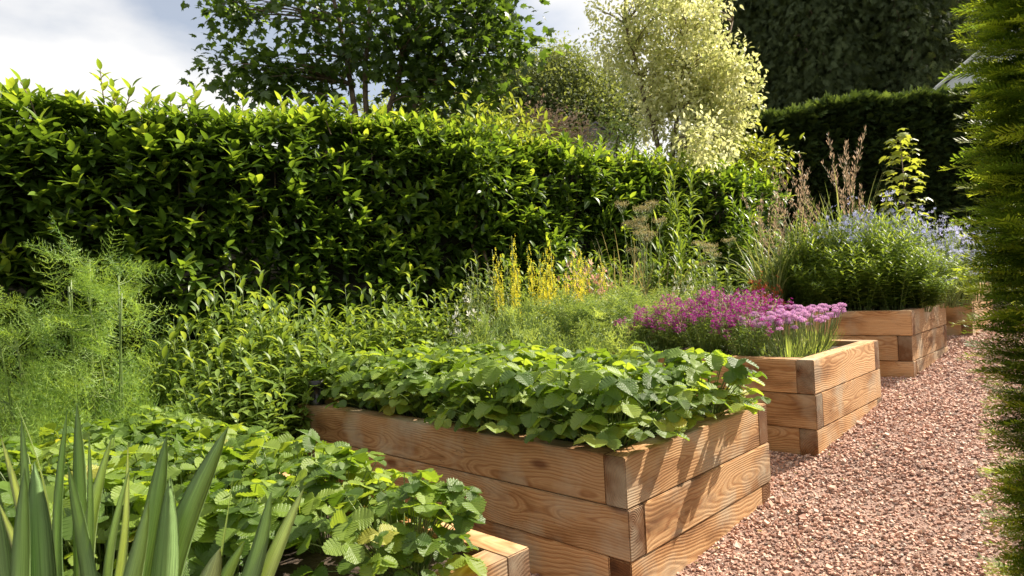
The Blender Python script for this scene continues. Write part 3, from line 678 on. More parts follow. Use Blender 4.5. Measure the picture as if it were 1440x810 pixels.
stand('yellow_loosestrife', ['clump of yellow flower spires on the left, tallest and densest', 'clump of yellow flower spires in the middle of the border', 'clump of yellow flower spires nearest the pink bloom', 'low clump of yellow spires behind the others', 'sparse yellow spires at the right end of the group', 'yellow spires leaning at the front of the group'], 'flowering plant', 'yellow flower spires in the border', YS,
      [(722, 345, 5.9), (765, 338, 5.8), (798, 350, 5.8), (745, 326, 6.3), (818, 362, 5.9), (778, 352, 5.6)], .6, wide=1.15)
stand('pink_flowered_plant', 'loose pink and cream flowered plant right of the yellow spires', 'flowering plant', 'pink flowers in the border', [leafy_mesh(H=.6, W=.2, nst=14, per=12, ls=.05, flower=(P5, 7, .25, .06), fmat='pinkish', fsize=.022)], [(825, 352, 6.1), (838, 362, 5.9), (808, 340, 6.4)], .6)
stand('red_flowered_plant', 'plant with small orange red flowers left of the tall blue flowered bed', 'flowering plant', 'orange red flowers', [leafy_mesh(H=.6, W=.16, nst=12, per=12, ls=.05, flower=(P5, 7, .16, .05), fmat='red', fsize=.02)], [(1062, 372, 6.5), (1080, 380, 6.3), (1068, 395, 6.1)], .6)
# drooping tan grass and a dried umbel in the border
def grass_mesh(H=.8, n=60, mat='grass', plume=False, arch=.5):
    fb, ob = MB(), MB()
    bl = [blade(8, .02, b_, .3) for b_ in (.15, .4, .7)]
    a = R.rand(n) * 6.28
    d = np.stack([np.cos(a) * .35, np.sin(a) * .35, np.ones(n)], 1); upv = np.stack([np.cos(a), np.sin(a), 0 * a], 1)
    for k in range(3):
        w_ = np.arange(n) % 3 == k
        fb.leaves(bl[k], np.stack([.03 * np.cos(a), .03 * np.sin(a), 0 * a], 1)[w_], d[w_], -np.cross(np.cross(d[w_], upv[w_]), d[w_]) * -1, H * R.uniform(.55, .95, w_.sum()))
    parts = []
    if plume:
        for k in range(8):
            a = R.rand() * 6.28; h = H * R.uniform(.7, 1.12); r = h * R.uniform(.08, .4); us = np.linspace(0, 1, 8)
            pts = np.stack([math.cos(a) * r * us ** 2, math.sin(a) * r * us ** 2, h * us * (1 - .08 * us ** 3)], 1)
            fb.tube(pts, .0022, .001, 4, .3)
            m = 60; u = 1 - .34 * R.rand(m) ** .9; p = np.stack([np.interp(u, us, pts[:, i]) for i in range(3)], 1)
            w = .032 * np.sin(np.pi * np.clip((u - .6) / .42, .05, 1)); q = rnd_dirs(m, -.1, .9)
            ob.leaves(lance(.28, 2, .2, .1), p + q * w[:, None] * R.rand(m, 1), q + [0, 0, .9], rnd_dirs(m), R.uniform(.014, .032, m))
        parts.append(('plume', ob.mesh('grass_plumes', M['plume'])))
    return parts + [('blades', fb.mesh('grass_blades', M[mat]))]
stand('tan_grass', ['tuft of straw coloured drooping grass at the centre of the border', 'straw coloured grass tuft right of the taller one', 'small straw coloured grass tuft behind the feathery herbs'], 'grass', 'tan grasses in the border', [grass_mesh(.8, 60), grass_mesh(.8, 50)], [(880, 290, 6.6), (920, 290, 6.7), (858, 318, 6.3)], .75)
stand('green_reed', 'tall fresh green reedy leaves rising behind the tan grass', 'grass', 'green reeds before the hedge', [leafy_mesh(H=1, W=.12, nst=7, per=22, ls=.16, tps=NAR, mat='shrub', up=1.3)], [(945, 265, 7.0), (925, 285, 6.9)], 1)
def umbel_mesh(H=.9):
    sb, ob = MB(), MB()
    for k in range(7):
        a = R.rand() * 6.28; h = H * R.uniform(.7, 1); x, y = .18 * math.cos(a) * R.rand(), .18 * math.sin(a) * R.rand(); sb.tube([(x * .3, y * .3, 0), (x, y, h)], .004, .002, 4)
        for j in range(16):
            an = j * 2.4; rr = .07 * math.sqrt(j / 16); e = np.array([x + rr * math.cos(an), y + rr * math.sin(an), h + .03]); sb.tube([(x, y, h - .03), e], .0012, .0008, 3)
            m = 8; ob.leaves(P4, e + R.randn(m, 3) * .008, rnd_dirs(m), rnd_dirs(m, .3, 1), .006)
    return [('umbel', ob.mesh('umbels', M['grass'], False)), ('stem', sb.mesh('umbel_stems', M['stalk']))]
stand('umbel_plant', 'plant with dry flat umbel heads on thin stalks in the far border', 'flowering plant', 'dry umbels', [umbel_mesh()], [(895, 275, 6.7), (905, 300, 6.5), (1003, 330, 6.7)], .9)
stand('white_flowered_plant', 'pale plant dotted with white blooms behind the magenta flowers', 'flowering plant', 'white flowers', [leafy_mesh(H=.6, W=.22, nst=12, per=14, ls=.06, mat='pale', flower=(P5, 4, .2, .06), fmat='white', fsize=.024)], [(955, 385, 6.1), (975, 372, 6.4), (1010, 400, 6.0), (1035, 385, 6.6)], .6)
stand('white_flowered_plant', 'pale plant dotted with white blooms left of the feathery herbs', 'flowering plant', 'white flowers by the feathery herbs', [leafy_mesh(H=.6, W=.22, nst=12, per=14, ls=.06, mat='pale', flower=(P5, 4, .2, .06), fmat='white', fsize=.024)], [(660, 410, 5.4), (672, 430, 5.2)], .6)

# magenta flowers and lilac cushions of the third bed
WF = [leafy_mesh(H=.42, W=.22, nst=30, per=30, ls=.045, up=.25, lo=.04, tps=NAR, mat='shrub', flower=(P4, 14, .07, .028), fmat='purple', fsize=.0125, lean=1.15) for _ in range(3)]
for k, (s, t) in enumerate([(1.97, .42), (2.0, .72), (2.0, 1.02), (2.02, 1.2), (2.3, .55), (2.32, .9), (2.34, 1.2), (2.62, .62), (2.62, .95), (2.65, 1.3), (2.84, .8), (2.84, 1.15), (2.2, .75)]):
    x, y = st(s, t); place('magenta_wallflower', 'bushy plant covered in small magenta flowers in the bed beside the path', 'flowering plant', 'magenta flowers in the raised bed', (x, y, -.54), k, R.uniform(.95, 1.12) * (.86 if s < 2.1 else 1.04), WF[k % 3])
def lilac_mesh():
    sb, fb = MB(), MB(); heads = []; bl = [blob(i, .45) for i in range(3)]
    n = 60; a = R.rand(n) * 6.28; fb.leaves(blade(5, .03, .35, .3), np.stack([.05 * np.cos(a), .05 * np.sin(a), 0 * a], 1), np.stack([np.cos(a) * .9, np.sin(a) * .9, .4 + R.rand(n)], 1), (0, 0, 1.), R.uniform(.1, .22, n))
    for k in range(22):
        a = R.rand() * 6.28; r = .19 * math.sqrt(R.rand()); h = R.uniform(.2, .31); e = np.array([r * math.cos(a), r * math.sin(a), h]); sb.tube([e * [.25, .25, 0], e * [.8, .8, .6], e], .0022, .0016, 4)
        ob = MB(); m = 34; q = rnd_dirs(m, -.05, 1); ob.leaves(P4, e + q * np.array([.02, .02, .011]), np.cross(q, rnd_dirs(m)), q, .0085, R.rand(m))
        ob.leaves(bl[k % 3], [e], (1., 0, 0), (0, 0, 1.), .03, .2); heads.append(('flower_head', ob.mesh('lilac_head', M['lilac'], False)))
    return heads + [('stem', sb.mesh('lilac_stems', M['stalk'])), ('foliage', fb.mesh('lilac_leaves', M['dill']))]
LM = [lilac_mesh() for _ in range(3)]
for k, (s, t) in enumerate([(2.03, .18), (2.28, .2), (2.5, .2), (2.7, .22), (2.85, .3), (2.45, .38), (2.7, .45), (2.15, .34)]):
    x, y = st(s, t); place('lilac_cushion_plant', 'cushion of round pale lilac flower heads at the path edge of the bed', 'flowering plant', 'lilac flowers in the raised bed', (x, y, -.54), k * 1.3, R.uniform(.9, 1.05), LM[k % 3])

# fourth bed: tall leafy stems, blue flowers, grasses, young tree
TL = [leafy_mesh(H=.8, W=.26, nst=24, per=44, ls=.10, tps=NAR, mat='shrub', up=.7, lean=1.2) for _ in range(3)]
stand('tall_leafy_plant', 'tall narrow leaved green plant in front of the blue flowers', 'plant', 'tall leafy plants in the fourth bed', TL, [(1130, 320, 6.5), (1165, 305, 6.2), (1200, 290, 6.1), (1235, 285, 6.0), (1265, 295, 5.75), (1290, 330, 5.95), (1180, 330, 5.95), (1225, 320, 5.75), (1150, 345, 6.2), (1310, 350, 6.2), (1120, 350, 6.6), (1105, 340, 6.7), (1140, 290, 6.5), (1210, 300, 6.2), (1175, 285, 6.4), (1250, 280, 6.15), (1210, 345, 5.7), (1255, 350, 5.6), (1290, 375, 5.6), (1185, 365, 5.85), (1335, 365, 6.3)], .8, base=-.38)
BL = [leafy_mesh(H=.8, W=.28, nst=20, per=18, ls=.09, tps=[blade(4, .05, b_, .3) for b_ in (.1, .3, .5)], mat='dill', up=1.3, flower=(P5, 5, .1, .11), fmat='blue', fsize=.019, lean=1.4) for _ in range(2)]
stand('blue_flowered_plant', 'airy plant with small pale blue flowers spilling out of the fourth bed', 'flowering plant', 'pale blue flowers in the fourth bed', BL, [(1175, 285, 6.7), (1215, 268, 6.6), (1260, 265, 6.5), (1305, 272, 6.5), (1340, 300, 6.5), (1350, 340, 6.4), (1370, 350, 6.8), (1290, 285, 6.8), (1330, 320, 6.1), (1320, 345, 6.0), (1240, 268, 6.2), (1365, 320, 6.9)], .8, base=-.38, wide=1.0)
GP = [grass_mesh(.9, 50, 'pale', True) for _ in range(2)]
stand('blue_flowered_plant', 'pale blue flowers rising through the front of the tall leafy mound', 'flowering plant', 'pale blue flowers in the fourth bed', [BL[0]], [(1195, 272, 6.15), (1235, 268, 6.0), (1285, 290, 5.95), (1335, 325, 6.05)], .8, base=-.38, wide=.8)
stand('plumed_grass', ['arching grass with pinkish plumes at the left end of the fourth bed', 'low arching plumed grass above the orange red flowers', 'upright grass with tall tan plumes against the dark hedge', 'tall plumed grass left of the young sapling', 'plumed grass leaning out farthest to the left of the fourth bed', 'plumed grass between the leaning ones and the tall tan plumes'], 'grass', 'plumed grasses', GP, [(1110, 255, 6.8), (1085, 290, 6.6), (1180, 200, 6.7), (1205, 225, 6.9), (1068, 280, 7.0), (1135, 235, 7.0)], .86, base=-.38)
ML = [maple_leaf(1.0, .25), maple_leaf(.9, .45)]
def sapling():
    top = at(1266, 188, 6.6); b = MB(); f = MB(); h = top[2] + .38
    e = empty('young_sapling', (top[0], top[1], -.38), label='young sapling with sunlit lobed leaves rising above the blue flowers', cat='sapling')
    pts = [(0, 0, 0), (.02, 0, h * .5), (0, .01, h)]; b.tube(pts, .008, .003, 5)
    for k in range(30):
        z = h * (.52 + .48 * k / 30); a = k * 2.4; q = np.array([(.17 - .1 * k / 30) * math.cos(a), (.17 - .1 * k / 30) * math.sin(a), z + .03]); b.tube([(0, 0, z), q], .002, .001, 3)
        f.leaves(ML[k % 2], q + R.randn(3, 3) * .03, np.array([math.cos(a), math.sin(a), -.3]) + R.randn(3, 3) * .3, (0, 0, 1.), .085, .6 + .4 * R.rand(3))
    link('foliage', f.mesh('sapling_leaves', M['lush'], False), e); link('trunk', b.mesh('sapling_trunk', M['bark']), e)
sapling()

# black cap standing on the left corner of the strawberry bed
def cap():
    x, y = st(.05, 2.33); b = MB()
    e = empty('plastic_pipe', (x, y, -.659), label='short black plastic pipe standing on the left corner of the centre bed', cat='pipe')
    pr = [(.0, .046), (.03, .048), (.035, .042), (.10, .042), (.105, .047), (.15, .047), (.152, .040), (.12, .038)]
    V = []; Q = []; n = 24
    for z, r in pr:
        for i in range(n): V.append((r * math.cos(i * 6.2832 / n), r * math.sin(i * 6.2832 / n), z))
    for j in range(len(pr) - 1):
        for i in range(n): Q.append((j * n + i, j * n + (i + 1) % n, (j + 1) * n + (i + 1) % n, (j + 1) * n + i))
    b.add(V, [((len(pr) - 1) * n + i, (len(pr) - 1) * n + (i + 1) % n, len(V)) for i in range(n)], Q) if False else b.add(V, None, Q + [tuple((len(pr) - 1) * n + k for k in (0, 6, 12, 18))])
    link('body', b.mesh('pipe_body', M['black']), e)
    b = MB(); 
    for i in range(8):
        a = i * math.pi / 4; b.box((.0435 * math.cos(a), .0435 * math.sin(a), .068), (.004, .004, .028))
    link('rib', b.mesh('pipe_rib', M['black']), e)
cap()

# ------------------------------------------------------------------ hedges
def polyline(pts, u):
    pts = np.array(pts, float); seg = np.linalg.norm(np.diff(pts, axis=0), axis=1); cum = np.concatenate([[0], np.cumsum(seg)]); L_ = cum[-1]
    x = np.interp(u * L_, cum, pts[:, 0]); y = np.interp(u * L_, cum, pts[:, 1])
    e = .004; x2 = np.interp((u + e) * L_, cum, pts[:, 0]); y2 = np.interp((u + e) * L_, cum, pts[:, 1]); x1 = np.interp((u - e) * L_, cum, pts[:, 0]); y1 = np.interp((u - e) * L_, cum, pts[:, 1])
    t = norm(np.stack([x2 - x1, y2 - y1], -1)); return x, y, t, L_
def core(pts, ztop, thick, inset, mat, name='core'):  # solid dark block added inside a hedge to stop light coming through
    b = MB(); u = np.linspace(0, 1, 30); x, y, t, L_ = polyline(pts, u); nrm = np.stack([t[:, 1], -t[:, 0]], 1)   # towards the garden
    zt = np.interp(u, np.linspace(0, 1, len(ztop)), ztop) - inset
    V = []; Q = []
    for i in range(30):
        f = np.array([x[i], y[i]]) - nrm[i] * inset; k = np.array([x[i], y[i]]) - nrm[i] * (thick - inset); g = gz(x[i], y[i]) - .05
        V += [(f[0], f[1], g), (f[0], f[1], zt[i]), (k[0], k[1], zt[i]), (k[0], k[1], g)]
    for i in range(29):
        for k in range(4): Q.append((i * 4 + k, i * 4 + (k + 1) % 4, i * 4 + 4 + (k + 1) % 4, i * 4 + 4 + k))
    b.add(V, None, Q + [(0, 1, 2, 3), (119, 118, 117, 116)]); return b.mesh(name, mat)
def lump(x, z, s=1.): return .5 * np.sin(2.1 * x * s + 1.3 * np.sin(1.7 * z * s)) + .5 * np.sin(4.3 * x * s + 2.9 * z * s + 1) + .3 * np.sin(9 * x * s - 5 * z * s)
def laurel_hedge():
    line = [(-6.2, 3.7), (-3.75, 4.85), (-1.9, 5.75), (-.7, 6.45), (.3, 7.15), (1.6, 8.0), (3.0, 8.95), (3.75, 9.4)]
    zt = np.array([at(x, y, d)[2] for x, y, d in [(0, 165, 4.2), (0, 155, 4.85), (300, 180, 5.75), (600, 188, 6.45), (740, 212, 7.15), (900, 232, 8.0), (1040, 246, 8.95), (1085, 258, 9.4)]])
    # resample top heights evenly along the line
    P = np.array(line); cum = np.concatenate([[0], np.cumsum(np.linalg.norm(np.diff(P, axis=0), axis=1))]); uu = cum / cum[-1]
    ztf = lambda u: np.interp(u, uu, zt)
    e = empty('laurel_hedge', (-.7, 6.9, gz(-.7, 6.9)), label='long glossy laurel hedge with pointed leaves running behind the beds', cat='hedge')
    off = np.array(e.location)
    def child(name, me):
        o = link(name, me, e); o.location = -Vector(off); return o
    child('shade_core', core(line, ztf(np.linspace(0, 1, 30)), 1.0, .17, M['dark_core']))
    b = MB(); TP = [lance(.40, 5, .35, .18 + .1 * i, tw=.06 * (i - 1)) for i in range(3)]
    def shoots(P0, D, nl, ls, bright):
        n = len(P0); D = norm(D); ref = norm(np.cross(D, rnd_dirs(n))); bi = np.cross(D, ref); ph0 = R.rand(n) * 6.28
        for j in range(nl):
            w = j / (nl - 1); ph = ph0 + j * 2.4; ang = rad(62) * (1 - w) + rad(22) * w
            d = D * math.cos(ang) + (ref * np.cos(ph)[:, None] + bi * np.sin(ph)[:, None]) * math.sin(ang)
            d = d + np.array([0, 0, .12]) + R.randn(n, 3) * .1
            p = P0 + D * (ls * (.25 + .85 * w))[:, None]
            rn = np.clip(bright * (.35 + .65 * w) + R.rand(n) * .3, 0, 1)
            s_ = ls * R.uniform(.8, 1.15, n) * (1 - .25 * w)
            for k in range(3):
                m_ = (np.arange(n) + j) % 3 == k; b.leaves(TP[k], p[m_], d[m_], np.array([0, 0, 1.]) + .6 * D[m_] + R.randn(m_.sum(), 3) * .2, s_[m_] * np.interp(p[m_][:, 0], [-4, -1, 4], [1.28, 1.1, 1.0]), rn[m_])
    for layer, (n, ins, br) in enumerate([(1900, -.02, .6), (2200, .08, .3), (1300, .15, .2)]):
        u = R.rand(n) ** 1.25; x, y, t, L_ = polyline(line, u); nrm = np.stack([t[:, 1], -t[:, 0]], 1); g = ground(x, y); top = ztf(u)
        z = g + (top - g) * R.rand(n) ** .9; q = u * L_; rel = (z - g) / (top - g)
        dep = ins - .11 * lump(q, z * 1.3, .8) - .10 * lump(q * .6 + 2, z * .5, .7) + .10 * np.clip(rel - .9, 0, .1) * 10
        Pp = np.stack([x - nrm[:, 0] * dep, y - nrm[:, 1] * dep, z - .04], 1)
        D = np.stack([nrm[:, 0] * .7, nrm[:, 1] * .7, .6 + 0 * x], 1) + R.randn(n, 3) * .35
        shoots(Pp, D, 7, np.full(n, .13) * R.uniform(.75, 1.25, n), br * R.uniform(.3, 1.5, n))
    n = 3000; u = R.rand(n) ** 1.25; x, y, t, L_ = polyline(line, u); nrm = np.stack([t[:, 1], -t[:, 0]], 1); dep = R.rand(n) * 1.0; top = ztf(u); q = u * L_
    h = .09 * lump(q * .55, dep, 1.0) + .08 * lump(q * 1.5, dep * 3, 1.3) + .10 * np.maximum(0, lump(q * 3.1, dep, 1)) - .02
    Pp = np.stack([x - nrm[:, 0] * dep, y - nrm[:, 1] * dep, top + h - .06], 1)
    shoots(Pp, np.array([0, 0, 1.]) + R.randn(n, 3) * .4, 7, np.full(n, .115) * R.uniform(.75, 1.2, n), R.uniform(.5, .95, n))  # top shoots take lighter leaf colours, sunlight put into the tone
    # long leading shoots standing up from the top
    sb = MB(); n = 170; u = R.rand(n) ** 1.15; u[:6] = [.21, .215, .08, .09, .31, .30]
    x, y, t, L_ = polyline(line, u); nrm = np.stack([t[:, 1], -t[:, 0]], 1); dep = R.rand(n) * .5; hh = R.uniform(.08, .30, n); hh[:6] = [.55, .46, .46, .40, .45, .36]
    for i in range(n):
        p0 = np.array([x[i] - nrm[i, 0] * dep[i], y[i] - nrm[i, 1] * dep[i], ztf(u[i]) - .05]); p1 = p0 + np.array([R.randn() * .06, R.randn() * .06, hh[i] + .05]); sb.tube([p0, (p0 + p1) / 2 + R.randn(3) * .01, p1], .006, .003, 4)
        m = int(4 + hh[i] * 22); w = np.linspace(.25, 1, m)[:, None]; pp = p0 + (p1 - p0) * w; ph = np.arange(m) * 2.4
        b.leaves(TP[i % 3], pp, np.stack([np.cos(ph) * .9, np.sin(ph) * .9, .55 + .9 * w[:, 0]], 1), (0, 0, 1.), .11 * R.uniform(.8, 1.1, m), R.uniform(.6, 1, m))
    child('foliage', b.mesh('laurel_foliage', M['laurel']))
    for _ in range(60):
        uu_ = R.rand(); x, y, t, L_ = polyline(line, np.array([uu_])); nr = np.array([t[0, 1], -t[0, 0]]); x0, y0 = x[0] - nr[0] * .5, y[0] - nr[1] * .5
        sb.tube([(x0, y0, gz(x0, y0)), (x0 + nr[0] * .2, y0 + nr[1] * .2, gz(x0, y0) + .8), (x0 + nr[0] * .42, y0 + nr[1] * .42, ztf(uu_) - .2)], .02, .006, 5)
    child('stem', sb.mesh('laurel_stems', M['bark']))
laurel_hedge()

def cypress_hedge():
    line = [(3.4, 10.9), (5.2, 11.0), (7.0, 10.6), (9.5, 9.6)]
    P = np.array(line); cum = np.concatenate([[0], np.cumsum(np.linalg.norm(np.diff(P, axis=0), axis=1))]); uu = cum / cum[-1]
    zt = np.array([at(1040, 178, 10.9)[2], at(1165, 150, 11.0)[2], at(1330, 130, 10.6)[2], at(1560, 90, 9.6)[2]])
    ztf = lambda u: np.interp(u, uu, zt)
    e = empty('cypress_hedge', (6, 11.2, gz(6, 11.2)), label='tall clipped dark conifer hedge behind the plumed grasses', cat='hedge'); off = Vector(e.location)
    o = link('shade_core', core(line, ztf(np.linspace(0, 1, 30)), 1.3, .15, M['dark_core']), e); o.location = -off
    b = MB(); SP = [spray(i) for i in range(3)]
    n = 22000; u = R.rand(n); x, y, t, L_ = polyline(line, u); nrm = np.stack([t[:, 1], -t[:, 0]], 1); g = ground(x, y); top = ztf(u) + .06 * lump(u * 9, u * 3, 1)
    rel = 1 - R.rand(n) ** 1.2; z = g + (top - g) * rel; dep = R.rand(n) * .16 - .06 * lump(u * L_, z * 2.2, 1.4)
    Pp = np.stack([x - nrm[:, 0] * dep, y - nrm[:, 1] * dep, z], 1); D = np.stack([nrm[:, 0], nrm[:, 1], .1 + 0 * x], 1) + R.randn(n, 3) * .45
    for k in range(3):
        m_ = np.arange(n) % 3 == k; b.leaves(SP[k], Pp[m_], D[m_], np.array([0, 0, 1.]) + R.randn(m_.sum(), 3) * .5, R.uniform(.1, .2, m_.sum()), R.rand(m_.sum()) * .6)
    n = 9000; u = R.rand(n); x, y, t, L_ = polyline(line, u); nrm = np.stack([t[:, 1], -t[:, 0]], 1); dep = R.rand(n) * 1.3; q = u * L_
    Pp = np.stack([x - nrm[:, 0] * dep, y - nrm[:, 1] * dep, ztf(u) + .06 * lump(u * 9, u * 3, 1) + .06 * lump(q * 2, dep * 3, 1.5) - .08 + .0 * dep], 1)
    D = np.stack([nrm[:, 0] * .5, nrm[:, 1] * .5, .7 + 0 * x], 1) + R.randn(n, 3) * .6
    for k in range(3):
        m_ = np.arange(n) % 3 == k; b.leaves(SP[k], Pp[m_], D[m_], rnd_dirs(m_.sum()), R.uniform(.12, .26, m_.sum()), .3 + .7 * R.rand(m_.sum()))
    o = link('foliage', b.mesh('cypress_foliage', M['cypress']), e); o.location = -off
cypress_hedge()

def yew_hedge():
    # end of a clipped yew hedge close on the right: the corner nearest the path and its two faces
    e = empty('yew_hedge', (2.0, 1.3, gz(2.0, 1.3)), label='clipped yew hedge filling the right edge of the photo, close to the viewer', cat='hedge'); off = Vector(e.location)
    cpt = np.array([1.415, 1.80]); a1 = norm(np.array([1.0, -.38])); a2 = norm(np.array([-.02, -1.0]))     # far face, left face
    z0, z1 = gz(1.4, 1.6), 1.65
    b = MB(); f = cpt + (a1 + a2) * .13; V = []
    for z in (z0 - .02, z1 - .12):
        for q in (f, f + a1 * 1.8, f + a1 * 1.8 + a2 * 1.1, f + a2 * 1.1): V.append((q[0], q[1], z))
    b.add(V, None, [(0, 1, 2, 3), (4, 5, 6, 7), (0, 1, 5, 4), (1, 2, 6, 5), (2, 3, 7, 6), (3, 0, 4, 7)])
    o = link('shade_core', b.mesh('yew_core', M['dark_core']), e); o.location = -off  # solid dark box added behind the sprigs to block light
    SP = [needle_sprig(15, i) for i in range(4)]; b = MB(); sb = MB()
    def face(n, org, ax, ln, out, jut):
        u = R.rand(n) ** 1.4 * ln; z = z0 + (z1 - z0) * R.rand(n); dep = .13 - R.rand(n) ** .8 * .16 - jut * (.5 + .5 * np.sin(3.2 * z + 1)) * .07 * np.exp(-u * 5) - .02 * lump(z * 2, u, 1.5)
        P_ = np.stack([org[0] + ax[0] * u - out[0] * dep, org[1] + ax[1] * u - out[1] * dep, z], 1)
        D = np.stack([out[0] - .3 + 0 * u, out[1] + 0 * u, .1 + 0 * u], 1) + R.randn(n, 3) * [.25, .4, .16]
        for k in range(4):
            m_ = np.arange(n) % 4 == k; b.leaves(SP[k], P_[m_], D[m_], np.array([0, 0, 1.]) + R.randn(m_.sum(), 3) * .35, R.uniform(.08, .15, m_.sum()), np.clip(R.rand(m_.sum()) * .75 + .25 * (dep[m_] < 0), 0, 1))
    out2 = norm(np.array([-1.0, .02])); out1 = norm(np.array([.38, 1.0]))
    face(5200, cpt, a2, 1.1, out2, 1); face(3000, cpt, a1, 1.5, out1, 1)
    n = 2600; z = z0 + (z1 - z0) * R.rand(n); dg = norm(np.array([-1.0, .55])); dep = .10 - .17 * R.rand(n) - .04 * np.maximum(0, np.sin(4.1 * z + 2))
    P_ = np.stack([cpt[0] + .02 - dg[0] * dep, cpt[1] - .02 - dg[1] * dep, z], 1); D = np.stack([-1 + 0 * z, .25 + 0 * z, .1 + 0 * z], 1) + R.randn(n, 3) * [.2, .35, .16]
    for k in range(4):
        m_ = np.arange(n) % 4 == k; b.leaves(SP[k], P_[m_], D[m_], np.array([0, 0, 1.]) + R.randn(m_.sum(), 3) * .3, R.uniform(.08, .14, m_.sum()), R.uniform(.3, 1, m_.sum()))
    n = 2500; u = R.rand(n) * 1.5; v = R.rand(n) * 1.1
    P_ = np.stack([cpt[0] + a1[0] * u + a2[0] * v, cpt[1] + a1[1] * u + a2[1] * v, z1 - .1 + .05 * R.rand(n)], 1)
    b.leaves(SP[0], P_, R.randn(n, 3) * .6 + [0, 0, .8], rnd_dirs(n), .1)
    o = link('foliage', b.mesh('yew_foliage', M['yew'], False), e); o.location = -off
yew_hedge()

# ------------------------------------------------------------------ trees
def tree(name, label, cat, base, stems, clusters, per, tp, ls, mat, spread, group=None, up=.9, rbase=.05, droop=.2, rn=(0, 1), smooth=False, barkm='bark'):
    """stems: list of polylines (rel. to base); clusters: (n,3) rel. to base"""
    e = empty(name, base, label=label, cat=cat, group=group); tb, cb, lb = MB(), MB(), MB()
    nodes = []
    for s_ in stems:
        s_ = np.array(s_, float); us = np.linspace(0, 1, 10); k = np.linspace(0, 1, len(s_)); pts = np.stack([np.interp(us, k, s_[:, i]) for i in range(3)], 1)
        pts[1:-1] += R.randn(8, 3) * .02; tb.tube(pts, rbase, rbase * .3, 7); nodes.append(pts[3:])
    nodes = np.vstack(nodes)
    for c in clusters:
        dd = np.linalg.norm(nodes - c, axis=1) + .8 * np.maximum(0, nodes[:, 2] - c[2]); q = nodes[np.argmin(dd)]
        mid = (q + c) / 2 + R.randn(3) * .06 + [0, 0, .08]; us = np.linspace(0, 1, 5)[:, None]; pts = (1 - us) ** 2 * q + 2 * us * (1 - us) * mid + us ** 2 * c
        lb.tube(pts, rbase * .3, rbase * .07, 4)
    n = len(clusters) * per; C_ = np.repeat(clusters, per, 0); sp = np.repeat(R.uniform(.7, 1.25, len(clusters)), per)[:, None]
    off = R.randn(n, 3) * spread * sp; P_ = C_ + off
    D = norm(off + 1e-6) * .8 + R.randn(n, 3) * .45 + [0, 0, -droop]; U = np.array([0, 0, up]) + R.randn(n, 3) * .45
    clr = np.repeat(R.rand(len(clusters)), per); r_ = np.clip(rn[0] + (rn[1] - rn[0]) * (.45 * clr + .55 * R.rand(n)), 0, 1)
    for k, tt in enumerate(tp):
        m_ = np.arange(n) % len(tp) == k; cb.leaves(tt, P_[m_], D[m_], U[m_], ls * R.uniform(.65, 1.2, m_.sum()), r_[m_])
    link('trunk', tb.mesh(name + '_trunk', M[barkm]), e); link('limb', lb.mesh(name + '_limbs', M[barkm]), e); link('crown', cb.mesh(name + '_crown', M[mat], smooth), e)
    return e
def blobcl(px, py, dep, rx, ry, rd, n, bx, hollow=.35):
    """n cluster points in an ellipsoid centred at pixel/ depth, radii in metres, rel. to base bx"""
    c = at(px, py, dep); d = rnd_dirs(n) * (hollow + (1 - hollow) * R.rand(n, 1) ** .5); return c + d * [rx, rd, ry] - np.array(bx)
# maple
bx = at(525, 200, 8.2); bx[2] = gz(bx[0], bx[1])
def rel(px, py, dep, b): return at(px, py, dep) - np.array(b)
stems = [[(-.05, 0, 0), rel(505, 190, 8.2, bx), rel(489, 100, 8.3, bx), rel(470, 0, 8.3, bx), rel(440, -90, 8.3, bx)], [(0, .05, 0), rel(522, 190, 8.3, bx), rel(512, 120, 8.2, bx), rel(520, 0, 8.1, bx), rel(540, -100, 8.3, bx)],
         [(.05, 0, 0), rel(547, 190, 8.2, bx), rel(550, 140, 8.2, bx), rel(575, 40, 8.1, bx), rel(600, -60, 8.3, bx)], [(.1, .05, 0), rel(560, 190, 8.4, bx), rel(610, 100, 8.4, bx), rel(640, 30, 8.5, bx), rel(680, -50, 8.5, bx)]]
cl = np.vstack([blobcl(525, 0, 8.2, 1.15, 1.0, 1.3, 50, bx), blobcl(640, 55, 8.3, .85, .75, .9, 34, bx), blobcl(455, 70, 8.2, .5, .45, .6, 15, bx), blobcl(390, 0, 8.2, .7, .2, .6, 11, bx), blobcl(560, -100, 8.3, 1.7, .7, 1.4, 55, bx),
                blobcl(605, 120, 8.2, .65, .4, .5, 17, bx), blobcl(345, 98, 8.1, .5, .08, .3, 8, bx), blobcl(690, 20, 8.2, .5, .45, .5, 14, bx), blobcl(410, 128, 8.1, .4, .14, .3, 6, bx), blobcl(650, 160, 7.9, .3, .35, .3, 8, bx),
                blobcl(740, 72, 8.2, .12, .06, .1, 1, bx), blobcl(715, 45, 8.2, .3, .3, .3, 8, bx), blobcl(320, 20, 8.2, .35, .12, .3, 6, bx), blobcl(305, 92, 8.1, .2, .05, .2, 3, bx), blobcl(375, 110, 8.1, .3, .12, .3, 6, bx)])
tree('maple_tree', 'multi stemmed maple with dark lobed leaves against the sky behind the hedge', 'maple tree', bx, stems, cl, 27, [maple_leaf(1, .2), maple_leaf(.9, .4)], .10, 'maple', .175, rbase=.05, up=1.0, droop=.25)
